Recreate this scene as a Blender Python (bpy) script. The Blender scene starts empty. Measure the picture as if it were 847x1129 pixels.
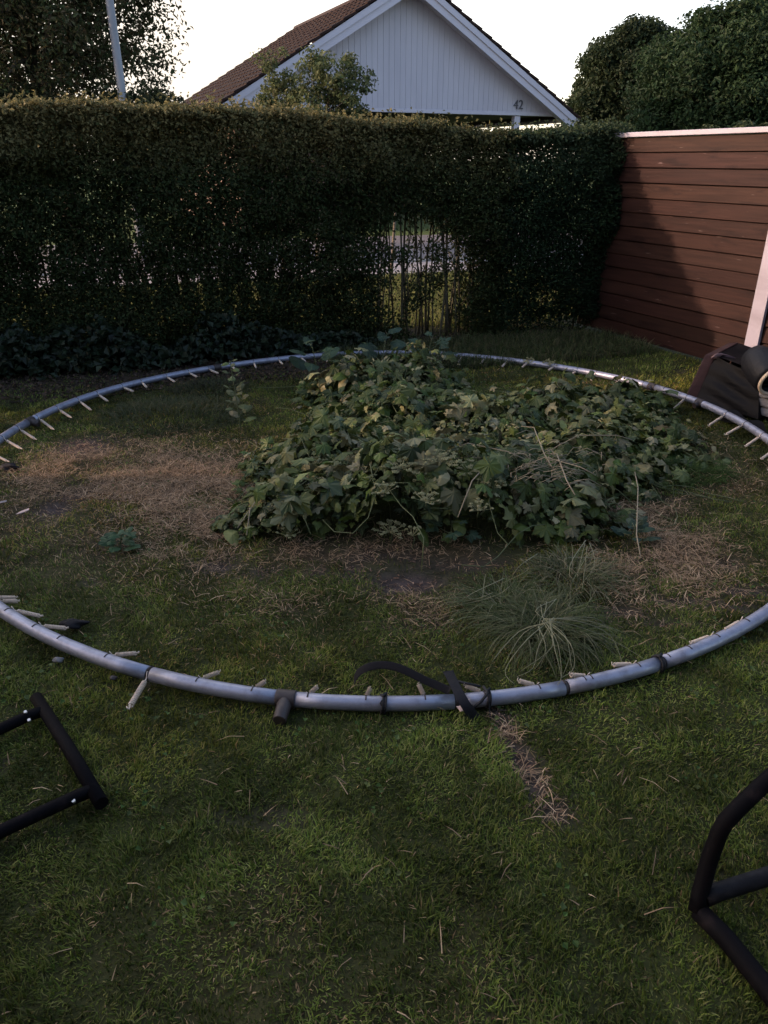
import bpy, math, random
import numpy as np
from mathutils import Vector, Matrix
R = np.random.default_rng(7)
random.seed(7)
S = bpy.context.scene
COL = S.collection
PI = math.pi
rad = math.radians

# ------------------------------------------------------------------ camera
CAM_H = 1.55
PITCH = rad(25.5)
FPX = 815.0
cd = bpy.data.cameras.new("camera"); cam = bpy.data.objects.new("camera", cd); COL.objects.link(cam)
cam.location = (0, 0, CAM_H); cam.rotation_euler = (PI/2 - PITCH, 0, 0)
cd.sensor_fit = 'VERTICAL'; cd.sensor_height = 36; cd.lens = FPX/1129*36
cd.clip_start = .02; cd.clip_end = 2000
S.camera = cam

def at(u, v, z=0.0):
    """point of the photograph (847 x 1129) back to the place, at height z"""
    dx = (u-423.5)/FPX; dy = -(v-564.5)/FPX
    d = np.array([dx, math.cos(PITCH)+dy*math.sin(PITCH), -math.sin(PITCH)+dy*math.cos(PITCH)])
    t = (z-CAM_H)/d[2]
    return np.array([d[0]*t, d[1]*t, z])

# ------------------------------------------------------------------ sun and sky
AZ = rad(-92); EL = rad(18)
w = bpy.data.worlds.new("World"); S.world = w; w.use_nodes = True
nt = w.node_tree; sk = nt.nodes.new('ShaderNodeTexSky'); sk.sky_type = 'NISHITA'; sk.sun_disc = False
sk.sun_elevation = EL; sk.sun_rotation = AZ; sk.dust_density = 2.0; sk.air_density = 1.0
# bright hazy evening veil low in the sky, added to the clear sky
gaz, gel = rad(-22), rad(10); gd = (math.sin(gaz)*math.cos(gel), math.cos(gaz)*math.cos(gel), math.sin(gel))
tcw = nt.nodes.new('ShaderNodeTexCoord'); dt = nt.nodes.new('ShaderNodeVectorMath'); dt.operation = 'DOT_PRODUCT'; dt.inputs[1].default_value = gd
mx0 = nt.nodes.new('ShaderNodeMath'); mx0.operation = 'MAXIMUM'; mx0.inputs[1].default_value = 0; pw = nt.nodes.new('ShaderNodeMath'); pw.operation = 'POWER'; pw.inputs[1].default_value = 3.5
vs_ = nt.nodes.new('ShaderNodeVectorMath'); vs_.operation = 'SCALE'; vs_.inputs[0].default_value = (4.2, 3.6, 2.9)
tn = nt.nodes.new('ShaderNodeVectorMath'); tn.operation = 'MULTIPLY'; tn.inputs[1].default_value = (1.08, .98, .98)
ad = nt.nodes.new('ShaderNodeVectorMath'); ad.operation = 'ADD'
nt.links.new(tcw.outputs['Generated'], dt.inputs[0]); nt.links.new(dt.outputs['Value'], mx0.inputs[0]); nt.links.new(mx0.outputs[0], pw.inputs[0]); nt.links.new(pw.outputs[0], vs_.inputs['Scale'])
nt.links.new(sk.outputs[0], tn.inputs[0]); nt.links.new(tn.outputs[0], ad.inputs[0]); nt.links.new(vs_.outputs[0], ad.inputs[1])
d2 = nt.nodes.new('ShaderNodeVectorMath'); d2.operation = 'DOT_PRODUCT'; d2.inputs[1].default_value = (math.sin(rad(-14))*math.cos(rad(3)), math.cos(rad(-14))*math.cos(rad(3)), math.sin(rad(3)))
m2 = nt.nodes.new('ShaderNodeMath'); m2.operation = 'MAXIMUM'; m2.inputs[1].default_value = 0; p2 = nt.nodes.new('ShaderNodeMath'); p2.operation = 'POWER'; p2.inputs[1].default_value = 16
wm = nt.nodes.new('ShaderNodeMix'); wm.data_type = 'RGBA'; wm.inputs[7].default_value = (3.2, 2.85, 2.45, 1)
nt.links.new(tcw.outputs['Generated'], d2.inputs[0]); nt.links.new(d2.outputs['Value'], m2.inputs[0]); nt.links.new(m2.outputs[0], p2.inputs[0]); nt.links.new(p2.outputs[0], wm.inputs[0])
nt.links.new(ad.outputs[0], wm.inputs[6]); nt.links.new(wm.outputs[2], nt.nodes['Background'].inputs[0]); nt.nodes['Background'].inputs[1].default_value = .15
sl = bpy.data.lights.new("sun", 'SUN'); sl.energy = 2.0; sl.angle = rad(.6); sl.color = (.95, .64, .48)
so = bpy.data.objects.new("sun", sl); COL.objects.link(so)
sd = Vector((math.sin(AZ)*math.cos(EL), math.cos(AZ)*math.cos(EL), math.sin(EL)))
so.rotation_euler = (-sd).to_track_quat('-Z', 'Y').to_euler()
S.view_settings.view_transform = 'Standard'; S.view_settings.look = 'None'
S.view_settings.gamma = 1; S.view_settings.use_curve_mapping = False
S.view_settings.exposure = 1.45

# ------------------------------------------------------------------ noise
def vnoise(x, y, seed=0, z=None):
    """smooth value noise 0..1"""
    x = np.asarray(x, float); y = np.asarray(y, float)
    def h(i, j, k):
        n = (i*374761393 + j*668265263 + k*1274126177 + seed*974711) & 0x7fffffff
        n = ((n ^ (n >> 13))*1274126177) & 0x7fffffff
        return ((n ^ (n >> 16)) & 0xffff)/65535.0
    xi = np.floor(x).astype(np.int64); yi = np.floor(y).astype(np.int64)
    fx = x-xi; fy = y-yi; fx = fx*fx*(3-2*fx); fy = fy*fy*(3-2*fy)
    def lay(k):
        a = h(xi, yi, k); b = h(xi+1, yi, k); c = h(xi, yi+1, k); d = h(xi+1, yi+1, k)
        return (a*(1-fx)+b*fx)*(1-fy)+(c*(1-fx)+d*fx)*fy
    if z is None: return lay(np.zeros_like(xi))
    z = np.asarray(z, float); zi = np.floor(z).astype(np.int64); fz = z-zi; fz = fz*fz*(3-2*fz)
    return lay(zi)*(1-fz)+lay(zi+1)*fz
def fbm(x, y, seed=0, z=None, o=3):
    s = 0; a = .5; t = 0
    for k in range(o):
        s = s+a*vnoise(np.asarray(x)*2**k, np.asarray(y)*2**k, seed+k, None if z is None else np.asarray(z)*2**k); t += a; a *= .5
    return s/t
def sstep(x, a, b):
    t = np.clip((x-a)/(b-a), 0, 1); return t*t*(3-2*t)

# ------------------------------------------------------------------ materials
def mat(name, col=(.5, .5, .5), rough=.6, metal=0., spec=.5, vary=None, bump=None, attr=False, transl=0., coat=0.):
    m = bpy.data.materials.new(name); m.use_nodes = True
    n = m.node_tree.nodes; l = m.node_tree.links; b = n['Principled BSDF']
    b.inputs['Roughness'].default_value = rough; b.inputs['Metallic'].default_value = metal
    b.inputs['Specular IOR Level'].default_value = spec; b.inputs['Coat Weight'].default_value = coat
    b.inputs['Base Color'].default_value = (*col, 1)
    src = None
    if attr:
        a = n.new('ShaderNodeAttribute'); a.attribute_name = 'Col'; src = a.outputs['Color']
    if vary:
        # vary = (scale vec, colour 2, contrast lo, hi)
        sc, c2, lo, hi = vary
        tc = n.new('ShaderNodeTexCoord'); mp = n.new('ShaderNodeMapping'); mp.inputs['Scale'].default_value = sc
        no = n.new('ShaderNodeTexNoise'); no.inputs['Detail'].default_value = 7; no.inputs['Roughness'].default_value = .65
        no.inputs['Scale'].default_value = 1
        rp = n.new('ShaderNodeMapRange'); rp.inputs['From Min'].default_value = lo; rp.inputs['From Max'].default_value = hi
        mx = n.new('ShaderNodeMix'); mx.data_type = 'RGBA'
        l.new(tc.outputs['Object'], mp.inputs[0]); l.new(mp.outputs[0], no.inputs['Vector']); l.new(no.outputs[0], rp.inputs[0])
        l.new(rp.outputs[0], mx.inputs[0])
        if src: l.new(src, mx.inputs[6])
        else: mx.inputs[6].default_value = (*col, 1)
        mx.inputs[7].default_value = (*c2, 1); src = mx.outputs[2]
    if bump:
        sc, st = bump
        tc = n.new('ShaderNodeTexCoord'); mp = n.new('ShaderNodeMapping')
        mp.inputs['Scale'].default_value = sc if isinstance(sc, tuple) else (sc, sc, sc)
        no = n.new('ShaderNodeTexNoise'); no.inputs['Detail'].default_value = 5; no.inputs['Scale'].default_value = 1
        bu = n.new('ShaderNodeBump'); bu.inputs['Strength'].default_value = st; bu.inputs['Distance'].default_value = .01
        l.new(tc.outputs['Object'], mp.inputs[0]); l.new(mp.outputs[0], no.inputs['Vector'])
        l.new(no.outputs[0], bu.inputs['Height']); l.new(bu.outputs[0], b.inputs['Normal'])
    if src: l.new(src, b.inputs['Base Color'])
    if transl > 0:
        t = n.new('ShaderNodeBsdfTranslucent'); ms = n.new('ShaderNodeMixShader'); ms.inputs[0].default_value = transl
        if src: l.new(src, t.inputs[0])
        else: t.inputs[0].default_value = (*col, 1)
        l.new(b.outputs[0], ms.inputs[1]); l.new(t.outputs[0], ms.inputs[2]); l.new(ms.outputs[0], n['Material Output'].inputs[0])
    return m
M = {}
M['leaf'] = mat('leaf', rough=.6, attr=True, transl=.28, spec=.14)
M['vine_leaf'] = mat('vine_leaf', rough=.5, attr=True, transl=.22, spec=.28)
M['grass'] = mat('grass', rough=.6, attr=True, transl=.3, spec=.12)
M['attr'] = mat('plain_attr', rough=.85, attr=True, spec=.2)
M['bark'] = mat('bark', (.07, .055, .04), .9, vary=((6, 6, 1.5), (.13, .11, .085), .35, .7), bump=(30, .6))
M['stem'] = mat('stem', (.065, .055, .032), .8, vary=((20, 20, 3), (.13, .115, .07), .4, .7))
M['galv'] = mat('galvanised_steel', (.32, .335, .41), .44, .5, vary=((22, 22, 22), (.18, .18, .205), .45, .8), bump=(60, .08))
M['spring'] = mat('zinc_spring', (.62, .52, .42), .6, .15, vary=((40, 40, 40), (.40, .31, .22), .5, .8))
M['bracket'] = mat('powder_coated_bracket', (.035, .026, .024), .55, vary=((30, 30, 30), (.07, .05, .04), .5, .8))
M['black_cord'] = mat('black_cord', (.008, .008, .01), .7)
M['webbing'] = mat('black_webbing', (.006, .006, .009), .7, spec=.25, bump=((400, 400, 400), .3))
M['tube_black'] = mat('black_painted_tube', (.005, .0045, .0055), .65, spec=.05, vary=((25, 25, 25), (.028, .020, .020), .55, .85))
M['tube_grey'] = mat('skylit_black_tube', (.010, .010, .012), .6, spec=.12, vary=((25, 25, 25), (.03, .03, .034), .45, .8))  # greyer black, sky light on top of the crossbar painted in
M['bolt'] = mat('bright_bolt', (.7, .68, .62), .35, .8)
M['box_plastic'] = mat('black_sheet', (.004, .0038, .0045), .6, spec=.12, bump=((9, 9, 22), .6))
M['box_side'] = mat('brown_board', (.045, .022, .020), .6, spec=.2, vary=((6, 6, 20), (.075, .040, .036), .4, .75))
M['mat_black'] = mat('black_rubber_mat', (.007, .007, .009), .6, spec=.3, bump=(50, .3))
M['cream'] = mat('cream_edge', (.62, .48, .33), .7)
M['cloth'] = mat('pale_cloth', (.26, .24, .24), .9, bump=(25, .8), vary=((8, 8, 8), (.2, .19, .19), .4, .8))
M['white_paint'] = mat('white_paint', (.30, .28, .33), .55, vary=((3, 3, 8), (.22, .20, .23), .45, .8))
M['house_trim'] = mat('house_trim', (.46, .45, .53), .5, vary=((3, 3, 8), (.40, .39, .46), .5, .85))
M['house_white'] = mat('house_white', (.44, .43, .50), .6, vary=((2, 2, .6), (.38, .37, .44), .4, .8))
M['dark'] = mat('dark_soffit', (.03, .026, .024), .8)
M['brick'] = mat('dark_brick', (.10, .06, .045), .85)
M['tile'] = mat('roof_tile', (.024, .014, .013), .8, spec=.12, vary=((3, 3, 3), (.040, .025, .022), .4, .75))
M['pole'] = mat('pole_steel', (.20, .205, .215), .55, .3, vary=((8, 8, 2), (.27, .27, .28), .4, .8))
M['digit'] = mat('digit_grey', (.07, .07, .09), .5)
M['glass'] = mat('glass', (.04, .05, .06), .1)
M['dry'] = mat('dry_stem', (.24, .20, .13), .8)
M['flower'] = mat('seed_head', (.27, .27, .12), .8, attr=False, vary=((60, 60, 60), (.38, .34, .20), .4, .7))
M['road'] = mat('road_asphalt', (.10, .09, .095), .9, vary=((2, 2, 2), (.14, .125, .13), .35, .7), bump=(80, .3))
M['kerb'] = mat('kerb_stone', (.3, .29, .28), .9)
M['bleached'] = mat('bleached_stalk', (.22, .22, .13), .8)
M['paper'] = mat('paper_scrap', (.55, .42, .38), .8)
M['stone'] = mat('stone', (.14, .14, .14), .85, bump=(30, .5))

def wood():
    m = bpy.data.materials.new('stained_boards'); m.use_nodes = True
    n = m.node_tree.nodes; l = m.node_tree.links; b = n['Principled BSDF']; b.inputs['Roughness'].default_value = .62
    b.inputs['Specular IOR Level'].default_value = .12
    tc = n.new('ShaderNodeTexCoord')
    def noise(scale, det=6):
        mp = n.new('ShaderNodeMapping'); mp.inputs['Scale'].default_value = scale
        no = n.new('ShaderNodeTexNoise'); no.inputs['Scale'].default_value = 1; no.inputs['Detail'].default_value = det
        l.new(tc.outputs['Object'], mp.inputs[0]); l.new(mp.outputs[0], no.inputs['Vector']); return no.outputs[0]
    def rng(s, a, bb):
        r = n.new('ShaderNodeMapRange'); r.inputs[1].default_value = a; r.inputs[2].default_value = bb; l.new(s, r.inputs[0]); return r.outputs[0]
    def mix(f, a, c):
        x = n.new('ShaderNodeMix'); x.data_type = 'RGBA'; l.new(f, x.inputs[0])
        (l.new(a, x.inputs[6]) if not isinstance(a, tuple) else setattr(x.inputs[6], 'default_value', (*a, 1)))
        (l.new(c, x.inputs[7]) if not isinstance(c, tuple) else setattr(x.inputs[7], 'default_value', (*c, 1))); return x.outputs[2]
    at_ = n.new('ShaderNodeAttribute'); at_.attribute_name = 'Col'
    base = mix(rng(noise((2.0, 1, 45)), .35, .7), (.019, .0078, .0057), (.034, .0148, .0106))
    base = mix(rng(noise((3.2, 1, 14), 3), .57, .68), base, (.013, .005, .004))     # knots and dark streaks
    base = mix(rng(noise((5.5, 1, 60), 2), .70, .73), base, (.10, .07, .06))       # pale scratches
    mm = n.new('ShaderNodeMix'); mm.data_type = 'RGBA'; mm.blend_type = 'MULTIPLY'; mm.inputs[0].default_value = 1
    l.new(base, mm.inputs[6]); l.new(at_.outputs['Color'], mm.inputs[7]); l.new(mm.outputs[2], b.inputs['Base Color'])
    bu = n.new('ShaderNodeBump'); bu.inputs['Strength'].default_value = .35; bu.inputs['Distance'].default_value = .004
    l.new(noise((3, 1, 90)), bu.inputs['Height']); l.new(bu.outputs[0], b.inputs['Normal'])
    return m
M['wood'] = wood()

# ------------------------------------------------------------------ object helpers
def tag(o, label=None, cat=None, group=None, kind=None):
    if label: o['label'] = label
    if cat: o['category'] = cat
    if group: o['group'] = group
    if kind: o['kind'] = kind
    return o
def link(name, me, m, parent=None):
    o = bpy.data.objects.new(name, me); COL.objects.link(o)
    if m is not None and len(me.materials) == 0: me.materials.append(m)
    if parent is not None: o.parent = parent
    return o
def empty(name, loc=(0, 0, 0), rz=0):
    o = bpy.data.objects.new(name, None); COL.objects.link(o); o.location = loc; o.rotation_euler = (0, 0, rz); o.empty_display_size = .1
    return o
def npmesh(name, V, faces, cols=None, smooth=False):
    """faces: list of int arrays (m,k)"""
    me = bpy.data.meshes.new(name); V = np.asarray(V, np.float32)
    me.vertices.add(len(V)); me.vertices.foreach_set('co', V.ravel())
    loops = np.concatenate([f.ravel() for f in faces]).astype(np.int32)
    tot = np.concatenate([np.full(len(f), f.shape[1]) for f in faces]).astype(np.int32)
    st = np.concatenate([[0], np.cumsum(tot)[:-1]]).astype(np.int32)
    me.loops.add(len(loops)); me.loops.foreach_set('vertex_index', loops)
    me.polygons.add(len(tot)); me.polygons.foreach_set('loop_start', st); me.polygons.foreach_set('loop_total', tot)
    me.polygons.foreach_set('use_smooth', np.full(len(tot), smooth, bool))
    me.update(calc_edges=True)
    if cols is not None:
        a = me.attributes.new('Col', 'FLOAT_COLOR', 'POINT')
        c = np.ones((len(V), 4), np.float32); c[:, :3] = cols; a.data.foreach_set('color', c.ravel())
    return me
class MB:
    def __init__(s): s.v = []; s.f = []; s.c = []
    def add(s, vs, fs, col=(1, 1, 1)):
        o = len(s.v); s.v += [tuple(x) for x in vs]; s.f += [tuple(i+o for i in f) for f in fs]; s.c += [col]*len(vs)
    def box(s, lo, hi, mtx=None, col=(1, 1, 1)):
        vs = [Vector((x, y, z)) for x in (lo[0], hi[0]) for y in (lo[1], hi[1]) for z in (lo[2], hi[2])]
        if mtx is not None: vs = [mtx @ v for v in vs]
        s.add(vs, [(0, 1, 3, 2), (4, 6, 7, 5), (0, 4, 5, 1), (2, 3, 7, 6), (0, 2, 6, 4), (1, 5, 7, 3)], col)
    def prism(s, poly, d, col=(1, 1, 1)):
        """poly: 3d points; d: extrusion vector"""
        n = len(poly); p = [Vector(q) for q in poly]; d = Vector(d)
        s.add(p+[q+d for q in p], [tuple(range(n)), tuple(range(2*n-1, n-1, -1))]+[(i, i+n, (i+1) % n+n, (i+1) % n) for i in range(n)], col)
    def tube(s, pts, r, n=8, caps=True, closed=False):
        pts = [Vector(p) for p in pts]; rs = r if isinstance(r, (list, tuple, np.ndarray)) else [r]*len(pts)
        o = len(s.v); up = None
        for i, p in enumerate(pts):
            a = pts[i-1] if (i > 0 or closed) else p; b = pts[(i+1) % len(pts)] if (i < len(pts)-1 or closed) else p
            t = (b-a).normalized()
            if up is None:
                up = Vector((0, 0, 1)) if abs(t.z) < .9 else Vector((1, 0, 0))
            x = t.cross(up).normalized(); y = x.cross(t).normalized(); up = y
            for k in range(n):
                q = 2*PI*k/n; s.v.append(tuple(p+(x*math.cos(q)+y*math.sin(q))*rs[i])); s.c.append((1, 1, 1))
        m = len(pts)
        for i in range(m if closed else m-1):
            for k in range(n):
                a = o+i*n+k; b = o+i*n+(k+1) % n; j = ((i+1) % m)*n
                s.f.append((a, o+j+k, o+j+(k+1) % n, b))
        if caps and not closed:
            s.f.append(tuple(o+k for k in range(n))); s.f.append(tuple(o+(m-1)*n+k for k in range(n-1, -1, -1)))
    def mesh(s, name, smooth=False, attr=False):
        me = bpy.data.meshes.new(name); me.from_pydata(s.v, [], s.f)
        if smooth: me.polygons.foreach_set('use_smooth', [len(p.vertices) <= 4 for p in me.polygons])
        if attr:
            a = me.attributes.new('Col', 'FLOAT_COLOR', 'POINT')
            a.data.foreach_set('color', np.c_[np.array(s.c, np.float32), np.ones(len(s.c), np.float32)].ravel())
        me.update(); return me
    def build(s, name, m, parent=None, smooth=False, bevel=0, attr=False):
        o = link(name, s.mesh(name, smooth, attr), m, parent)
        if bevel:
            b = o.modifiers.new('bevel', 'BEVEL'); b.width = bevel; b.segments = 2; b.limit_method = 'ANGLE'
        return o

def frames(N, up_ref=None):
    """given unit vectors N (n,3), returns two perpendicular unit vector arrays with random spin"""
    n = len(N); a = R.normal(size=(n, 3)); t = np.cross(N, a); t /= np.linalg.norm(t, axis=1)[:, None]+1e-9
    return t, np.cross(N, t)
def unit(v): return v/(np.linalg.norm(v, axis=-1, keepdims=True)+1e-9)

def leaves(name, P, N, L, W, C, m, parent=None, T=None, fold=.25):
    """pointed folded leaves: base, side, tip, side -> 2 tris folded on the midrib"""
    n = len(P); L = np.broadcast_to(L, (n,)); W = np.broadcast_to(W, (n,))
    if T is None: T, B = frames(N)
    else: T = unit(T); B = unit(np.cross(N, T)); N = np.cross(T, B)
    base = P-T*L[:, None]*.5; tip = P+T*L[:, None]*.5-N*L[:, None]*.08
    mid = P-T*L[:, None]*.05
    l = mid+B*W[:, None]*.5+N*W[:, None]*fold; r = mid-B*W[:, None]*.5+N*W[:, None]*fold
    V = np.stack([base, l, tip, r], 1).reshape(-1, 3)
    i = np.arange(n)*4
    F = np.concatenate([np.stack([i, i+1, i+2], 1), np.stack([i, i+2, i+3], 1)])
    return link(name, npmesh(name, V, [F], np.repeat(C, 4, 0)), m, parent)

def colmix(n, cols, jitter=.2):
    cols = np.array(cols); k = R.integers(0, len(cols), n); k2 = R.integers(0, len(cols), n); t = R.random((n, 1))
    c = cols[k]*(1-t)+cols[k2]*t
    return np.clip(c*(1+R.normal(size=(n, 1))*jitter), .003, 1)

# ------------------------------------------------------------------ ground
def gauss(x, y, cx, cy, rx, ry, ang=0):
    dx = x-cx; dy = y-cy; c, s = math.cos(ang), math.sin(ang)
    a = (dx*c+dy*s)/rx; b = (-dx*s+dy*c)/ry
    return np.exp(-(a*a+b*b))
# (u, v, half width px, half height px, strength)
STRAW = [(150, 530, 110, 42, 1.0), (235, 555, 50, 55, .9), (110, 505, 60, 14, .8), (400, 605, 150, 16, .6), (730, 590, 60, 45, 1.0), (700, 640, 70, 35, .6),
         (740, 655, 70, 25, .5), (470, 670, 60, 22, .4), (60, 530, 60, 20, .5), (800, 520, 40, 40, .35), (230, 600, 50, 30, .5), (300, 665, 60, 16, .3)]
SOIL = [(450, 640, 44, 13, 1.3), (405, 612, 60, 8, .4), (390, 628, 14, 12, .7), (60, 562, 24, 8, 1.1), (92, 494, 36, 10, 1.1), (82, 545, 14, 8, .9), (240, 622, 22, 9, .8), (290, 628, 25, 7, .6),
        (560, 805, 10, 20, 1.2), (575, 835, 11, 20, 1.2), (592, 865, 13, 20, 1.25), (612, 893, 20, 13, 1.2), (548, 785, 7, 10, .8),
        (690, 676, 24, 8, .9), (760, 664, 40, 6, .9), (825, 652, 34, 6, .8), (800, 670, 50, 5, .7), (805, 620, 20, 6, .6), (730, 690, 30, 5, .5),
        (350, 628, 16, 6, .6), (480, 688, 40, 6, .4), (700, 615, 12, 6, .5), (130, 600, 24, 9, .6), (500, 620, 80, 10, .5)]
def patches(lst, x, y):
    s = np.zeros_like(np.asarray(x, float))
    for u, v, ru, rv, k in lst:
        c = at(u, v); a = at(u+ru, v); b = at(u, v-rv); b2 = at(u, v+rv)
        ry = max(.02, (b[1]-b2[1])/2); rx = max(.02, abs(a[0]-c[0]))
        s = np.maximum(s, k*gauss(x, y, c[0], c[1], rx, ry))
    return s
def straw(x, y):
    n = fbm(x*2.2, y*2.2, 3); n2_ = fbm(x*5.5, y*5.5, 6); return np.clip(patches(STRAW, x, y)*(.2+1.0*n+.9*(sstep(n2_, .3, .65)-.3))+.35*sstep(fbm(x*1.1+9, y*1.1, 5), .55, .8), 0, 1)
def soil(x, y):
    n = fbm(x*9, y*9, 11)
    return np.clip(patches(SOIL, x, y)*(.6+.8*n)+sstep(fbm(x*5, y*5, 21), .74, .82)*.3, 0, 1)
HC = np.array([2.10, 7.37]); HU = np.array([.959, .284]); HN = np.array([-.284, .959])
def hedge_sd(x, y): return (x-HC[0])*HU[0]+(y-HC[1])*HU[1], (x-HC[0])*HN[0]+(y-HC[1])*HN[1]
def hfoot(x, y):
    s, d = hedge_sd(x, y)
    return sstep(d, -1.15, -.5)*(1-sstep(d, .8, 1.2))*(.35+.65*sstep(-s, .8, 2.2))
def gz(x, y):
    x = np.asarray(x, float); y = np.asarray(y, float)
    near = 1-sstep(np.hypot(x, y-4), 9, 14)
    z = (fbm(x*.9, y*.9, 31)-.5)*.05+(fbm(x*4, y*4, 41)-.5)*.028+(fbm(x*14, y*14, 51)-.5)*.012
    z = z-.022*soil(x, y)+.02*patches([(92, 492, 34, 12, 1), (55, 556, 26, 8, 1)], x, y)
    z = z+.03*patches([(190, 455, 90, 24, 1)], x, y)
    inner = np.exp(-((np.hypot(x, y-4.11)-2.29)/.12)**2)   # trodden flat under the ring
    return z*near*(1-.8*inner)-.012*inner

def axis(lo, hi, st, far, n=26):
    g = list(np.arange(lo, hi, st)); e = np.geomspace(st, far, n)
    return np.array(sorted([lo-q for q in e]+g+[hi+q for q in e]))
xs = axis(-4.2, 4.2, .035, 600); ys = axis(.0, 9.0, .035, 600)
X, Y = np.meshgrid(xs, ys); x = X.ravel(); y = Y.ravel()
Z = gz(x, y)
st_ = straw(x, y)[:, None]; so_ = soil(x, y)[:, None]; hf = hfoot(x, y)[:, None]; nn = fbm(x*7, y*7, 61)[:, None]; n2 = fbm(x*40, y*40, 63, o=2)[:, None]
gc = np.array([.038, .044, .014])*(1-st_)+np.array([.085, .06, .035])*st_
gc = gc*(.45+.7*nn); sc_ = np.array([.062, .048, .044])*(.5+1.0*n2); gc = gc*(1-so_)+sc_*so_  # ground colour lowered for the shade beneath the blades
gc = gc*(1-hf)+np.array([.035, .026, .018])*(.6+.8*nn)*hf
farm = sstep(np.hypot(x, y-4), 10, 14)[:, None]; gc = gc*(1-farm)+np.array([.075, .105, .03])*farm
nx = len(xs); ny = len(ys); idx = np.arange(nx*ny).reshape(ny, nx)
F = np.stack([idx[:-1, :-1].ravel(), idx[:-1, 1:].ravel(), idx[1:, 1:].ravel(), idx[1:, :-1].ravel()], 1)
M['ground'] = mat('garden_ground', rough=.95, attr=True, spec=.15, bump=((55, 55, 55), .9))
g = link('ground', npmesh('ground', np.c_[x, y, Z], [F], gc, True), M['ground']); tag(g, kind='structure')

def strip(name, d0, d1, z, m, s0=-60, s1=40):
    P = [HC+HU*s0+HN*d0, HC+HU*s1+HN*d0, HC+HU*s1+HN*d1, HC+HU*s0+HN*d1]
    mb = MB(); mb.prism([(p[0], p[1], z-.12) for p in P], (0, 0, .12)); o = mb.build(name, m); tag(o, kind='structure'); return o
M['pave'] = mat('paving', (.22, .2, .195), .9, vary=((1.5, 1.5, 1.5), (.28, .255, .25), .35, .7))
strip('pavement', 4.4, 5.6, .03, M['pave'])
strip('road', 5.7, 10.2, .02, M['road'])
strip('kerb', 5.6, 5.7, .06, M['kerb'])

# ------------------------------------------------------------------ grass blades
def blades(name, x, y, L, W, C, lean, m=M['grass'], ang=None, parent=None, z0=None, bend=.5):
    n = len(x); z = (gz(x, y) if z0 is None else z0)-.004
    if ang is None: ang = R.random(n)*2*PI
    d = np.c_[np.cos(ang), np.sin(ang), np.zeros(n)]; sdir = np.c_[-np.sin(ang), np.cos(ang), np.zeros(n)]
    tw = R.normal(size=(n, 1))*.5; sdir = unit(sdir+d*tw)
    P0 = np.c_[x, y, z]; ln = lean[:, None]; up = np.array([0, 0, 1.])
    d1 = unit(up*np.cos(ln)+d*np.sin(ln)); l2 = ln+bend*(.6+.8*R.random((n, 1))); d2 = unit(up*np.cos(l2)+d*np.sin(l2))
    Lc = L[:, None]; Wc = W[:, None]
    P1 = P0+d1*Lc*.5; P2 = P1+d2*Lc*.5
    P2[:, 2] = np.maximum(P2[:, 2], z+.004)
    V = np.stack([P0-sdir*Wc*.5, P0+sdir*Wc*.5, P1+sdir*Wc*.42, P1-sdir*Wc*.42, P2], 1).reshape(-1, 3)
    i = np.arange(n)*5
    return link(name, npmesh(name, V, [np.stack([i, i+1, i+2, i+3], 1), np.stack([i+3, i+2, i+4], 1)], np.repeat(C, 5, 0)), m, parent)

def scatter(ymin, ymax, dens, margin=.8):
    # wedge the camera (and one a step to its side) can see
    xm = lambda yy: .56*(yy+.35)+margin
    A = 2*xm(ymax)*(ymax-ymin); n = int(A*dens)
    x = (R.random(n)*2-1)*xm(ymax); y = ymin+R.random(n)*(ymax-ymin)
    k = np.abs(x) < xm(y); return x[k], y[k]
fence_P = np.array([2.12, 7.50]); fence_D = np.array([.426, -.905])
def left_of_fence(x, y): return ((x-fence_P[0])*fence_D[1]-(y-fence_P[1])*fence_D[0]) > 0.03
heap_lobes = [(325, 548, .30, .24), (365, 495, .38, .30), (345, 560, .30, .24), (430, 520, .44, .34), (500, 530, .46, .36), (580, 520, .38, .30), (645, 490, .38, .27), (440, 445, .46, .33), (540, 455, .46, .30),
              (620, 445, .42, .26), (395, 412, .34, .30), (450, 408, .38, .24), (530, 560, .30, .26), (455, 565, .30, .26), (700, 470, .32, .15), (740, 480, .26, .12), (690, 440, .30, .14), (420, 575, .26, .2), (490, 580, .26, .22),
              (455, 592, .22, .12), (385, 583, .22, .12), (505, 600, .2, .12), (300, 572, .18, .12), (690, 520, .22, .12), (765, 500, .2, .07), (290, 520, .16, .14)]
LOB = [(at(u, v, h*.6), r, h) for u, v, r, h in heap_lobes]
def heap(x, y):
    s = np.zeros_like(x)
    for c, r, h in LOB: s = s+(h*np.exp(-(((x-c[0])/r)**2+((y-c[1])/r)**2)*1.25))**3
    return (s**(1/3.))*(.25+.85*fbm(x*3.2, y*3.2, 71)+.45*fbm(x*8, y*8, 72))
gx = []; gy = []; gw = []
for a, b, dn in ((.55, 1.6, 40000), (1.6, 2.6, 34000), (2.6, 4, 22000), (4, 5.6, 14000), (5.6, 8.0, 7000)):
    x, y = scatter(a, b, dn, .5); gx.append(x); gy.append(y); gw.append(np.full(len(x), (a+b)/2))
x = np.concatenate(gx); y = np.concatenate(gy); yy = np.concatenate(gw)
so_ = soil(x, y); hf = hfoot(x, y); hp = heap(x, y)
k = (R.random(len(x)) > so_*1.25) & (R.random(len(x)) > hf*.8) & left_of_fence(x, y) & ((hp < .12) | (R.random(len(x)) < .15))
thin = fbm(x*3.3, y*3.3, 77); k &= R.random(len(x)) < .55+.8*thin
x, y, yy = x[k], y[k], yy[k]; n = len(x)
st_ = straw(x, y); nf = fbm(x*2.6, y*2.6, 81); tuft = fbm(x*16, y*16, 91, o=2)
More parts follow.
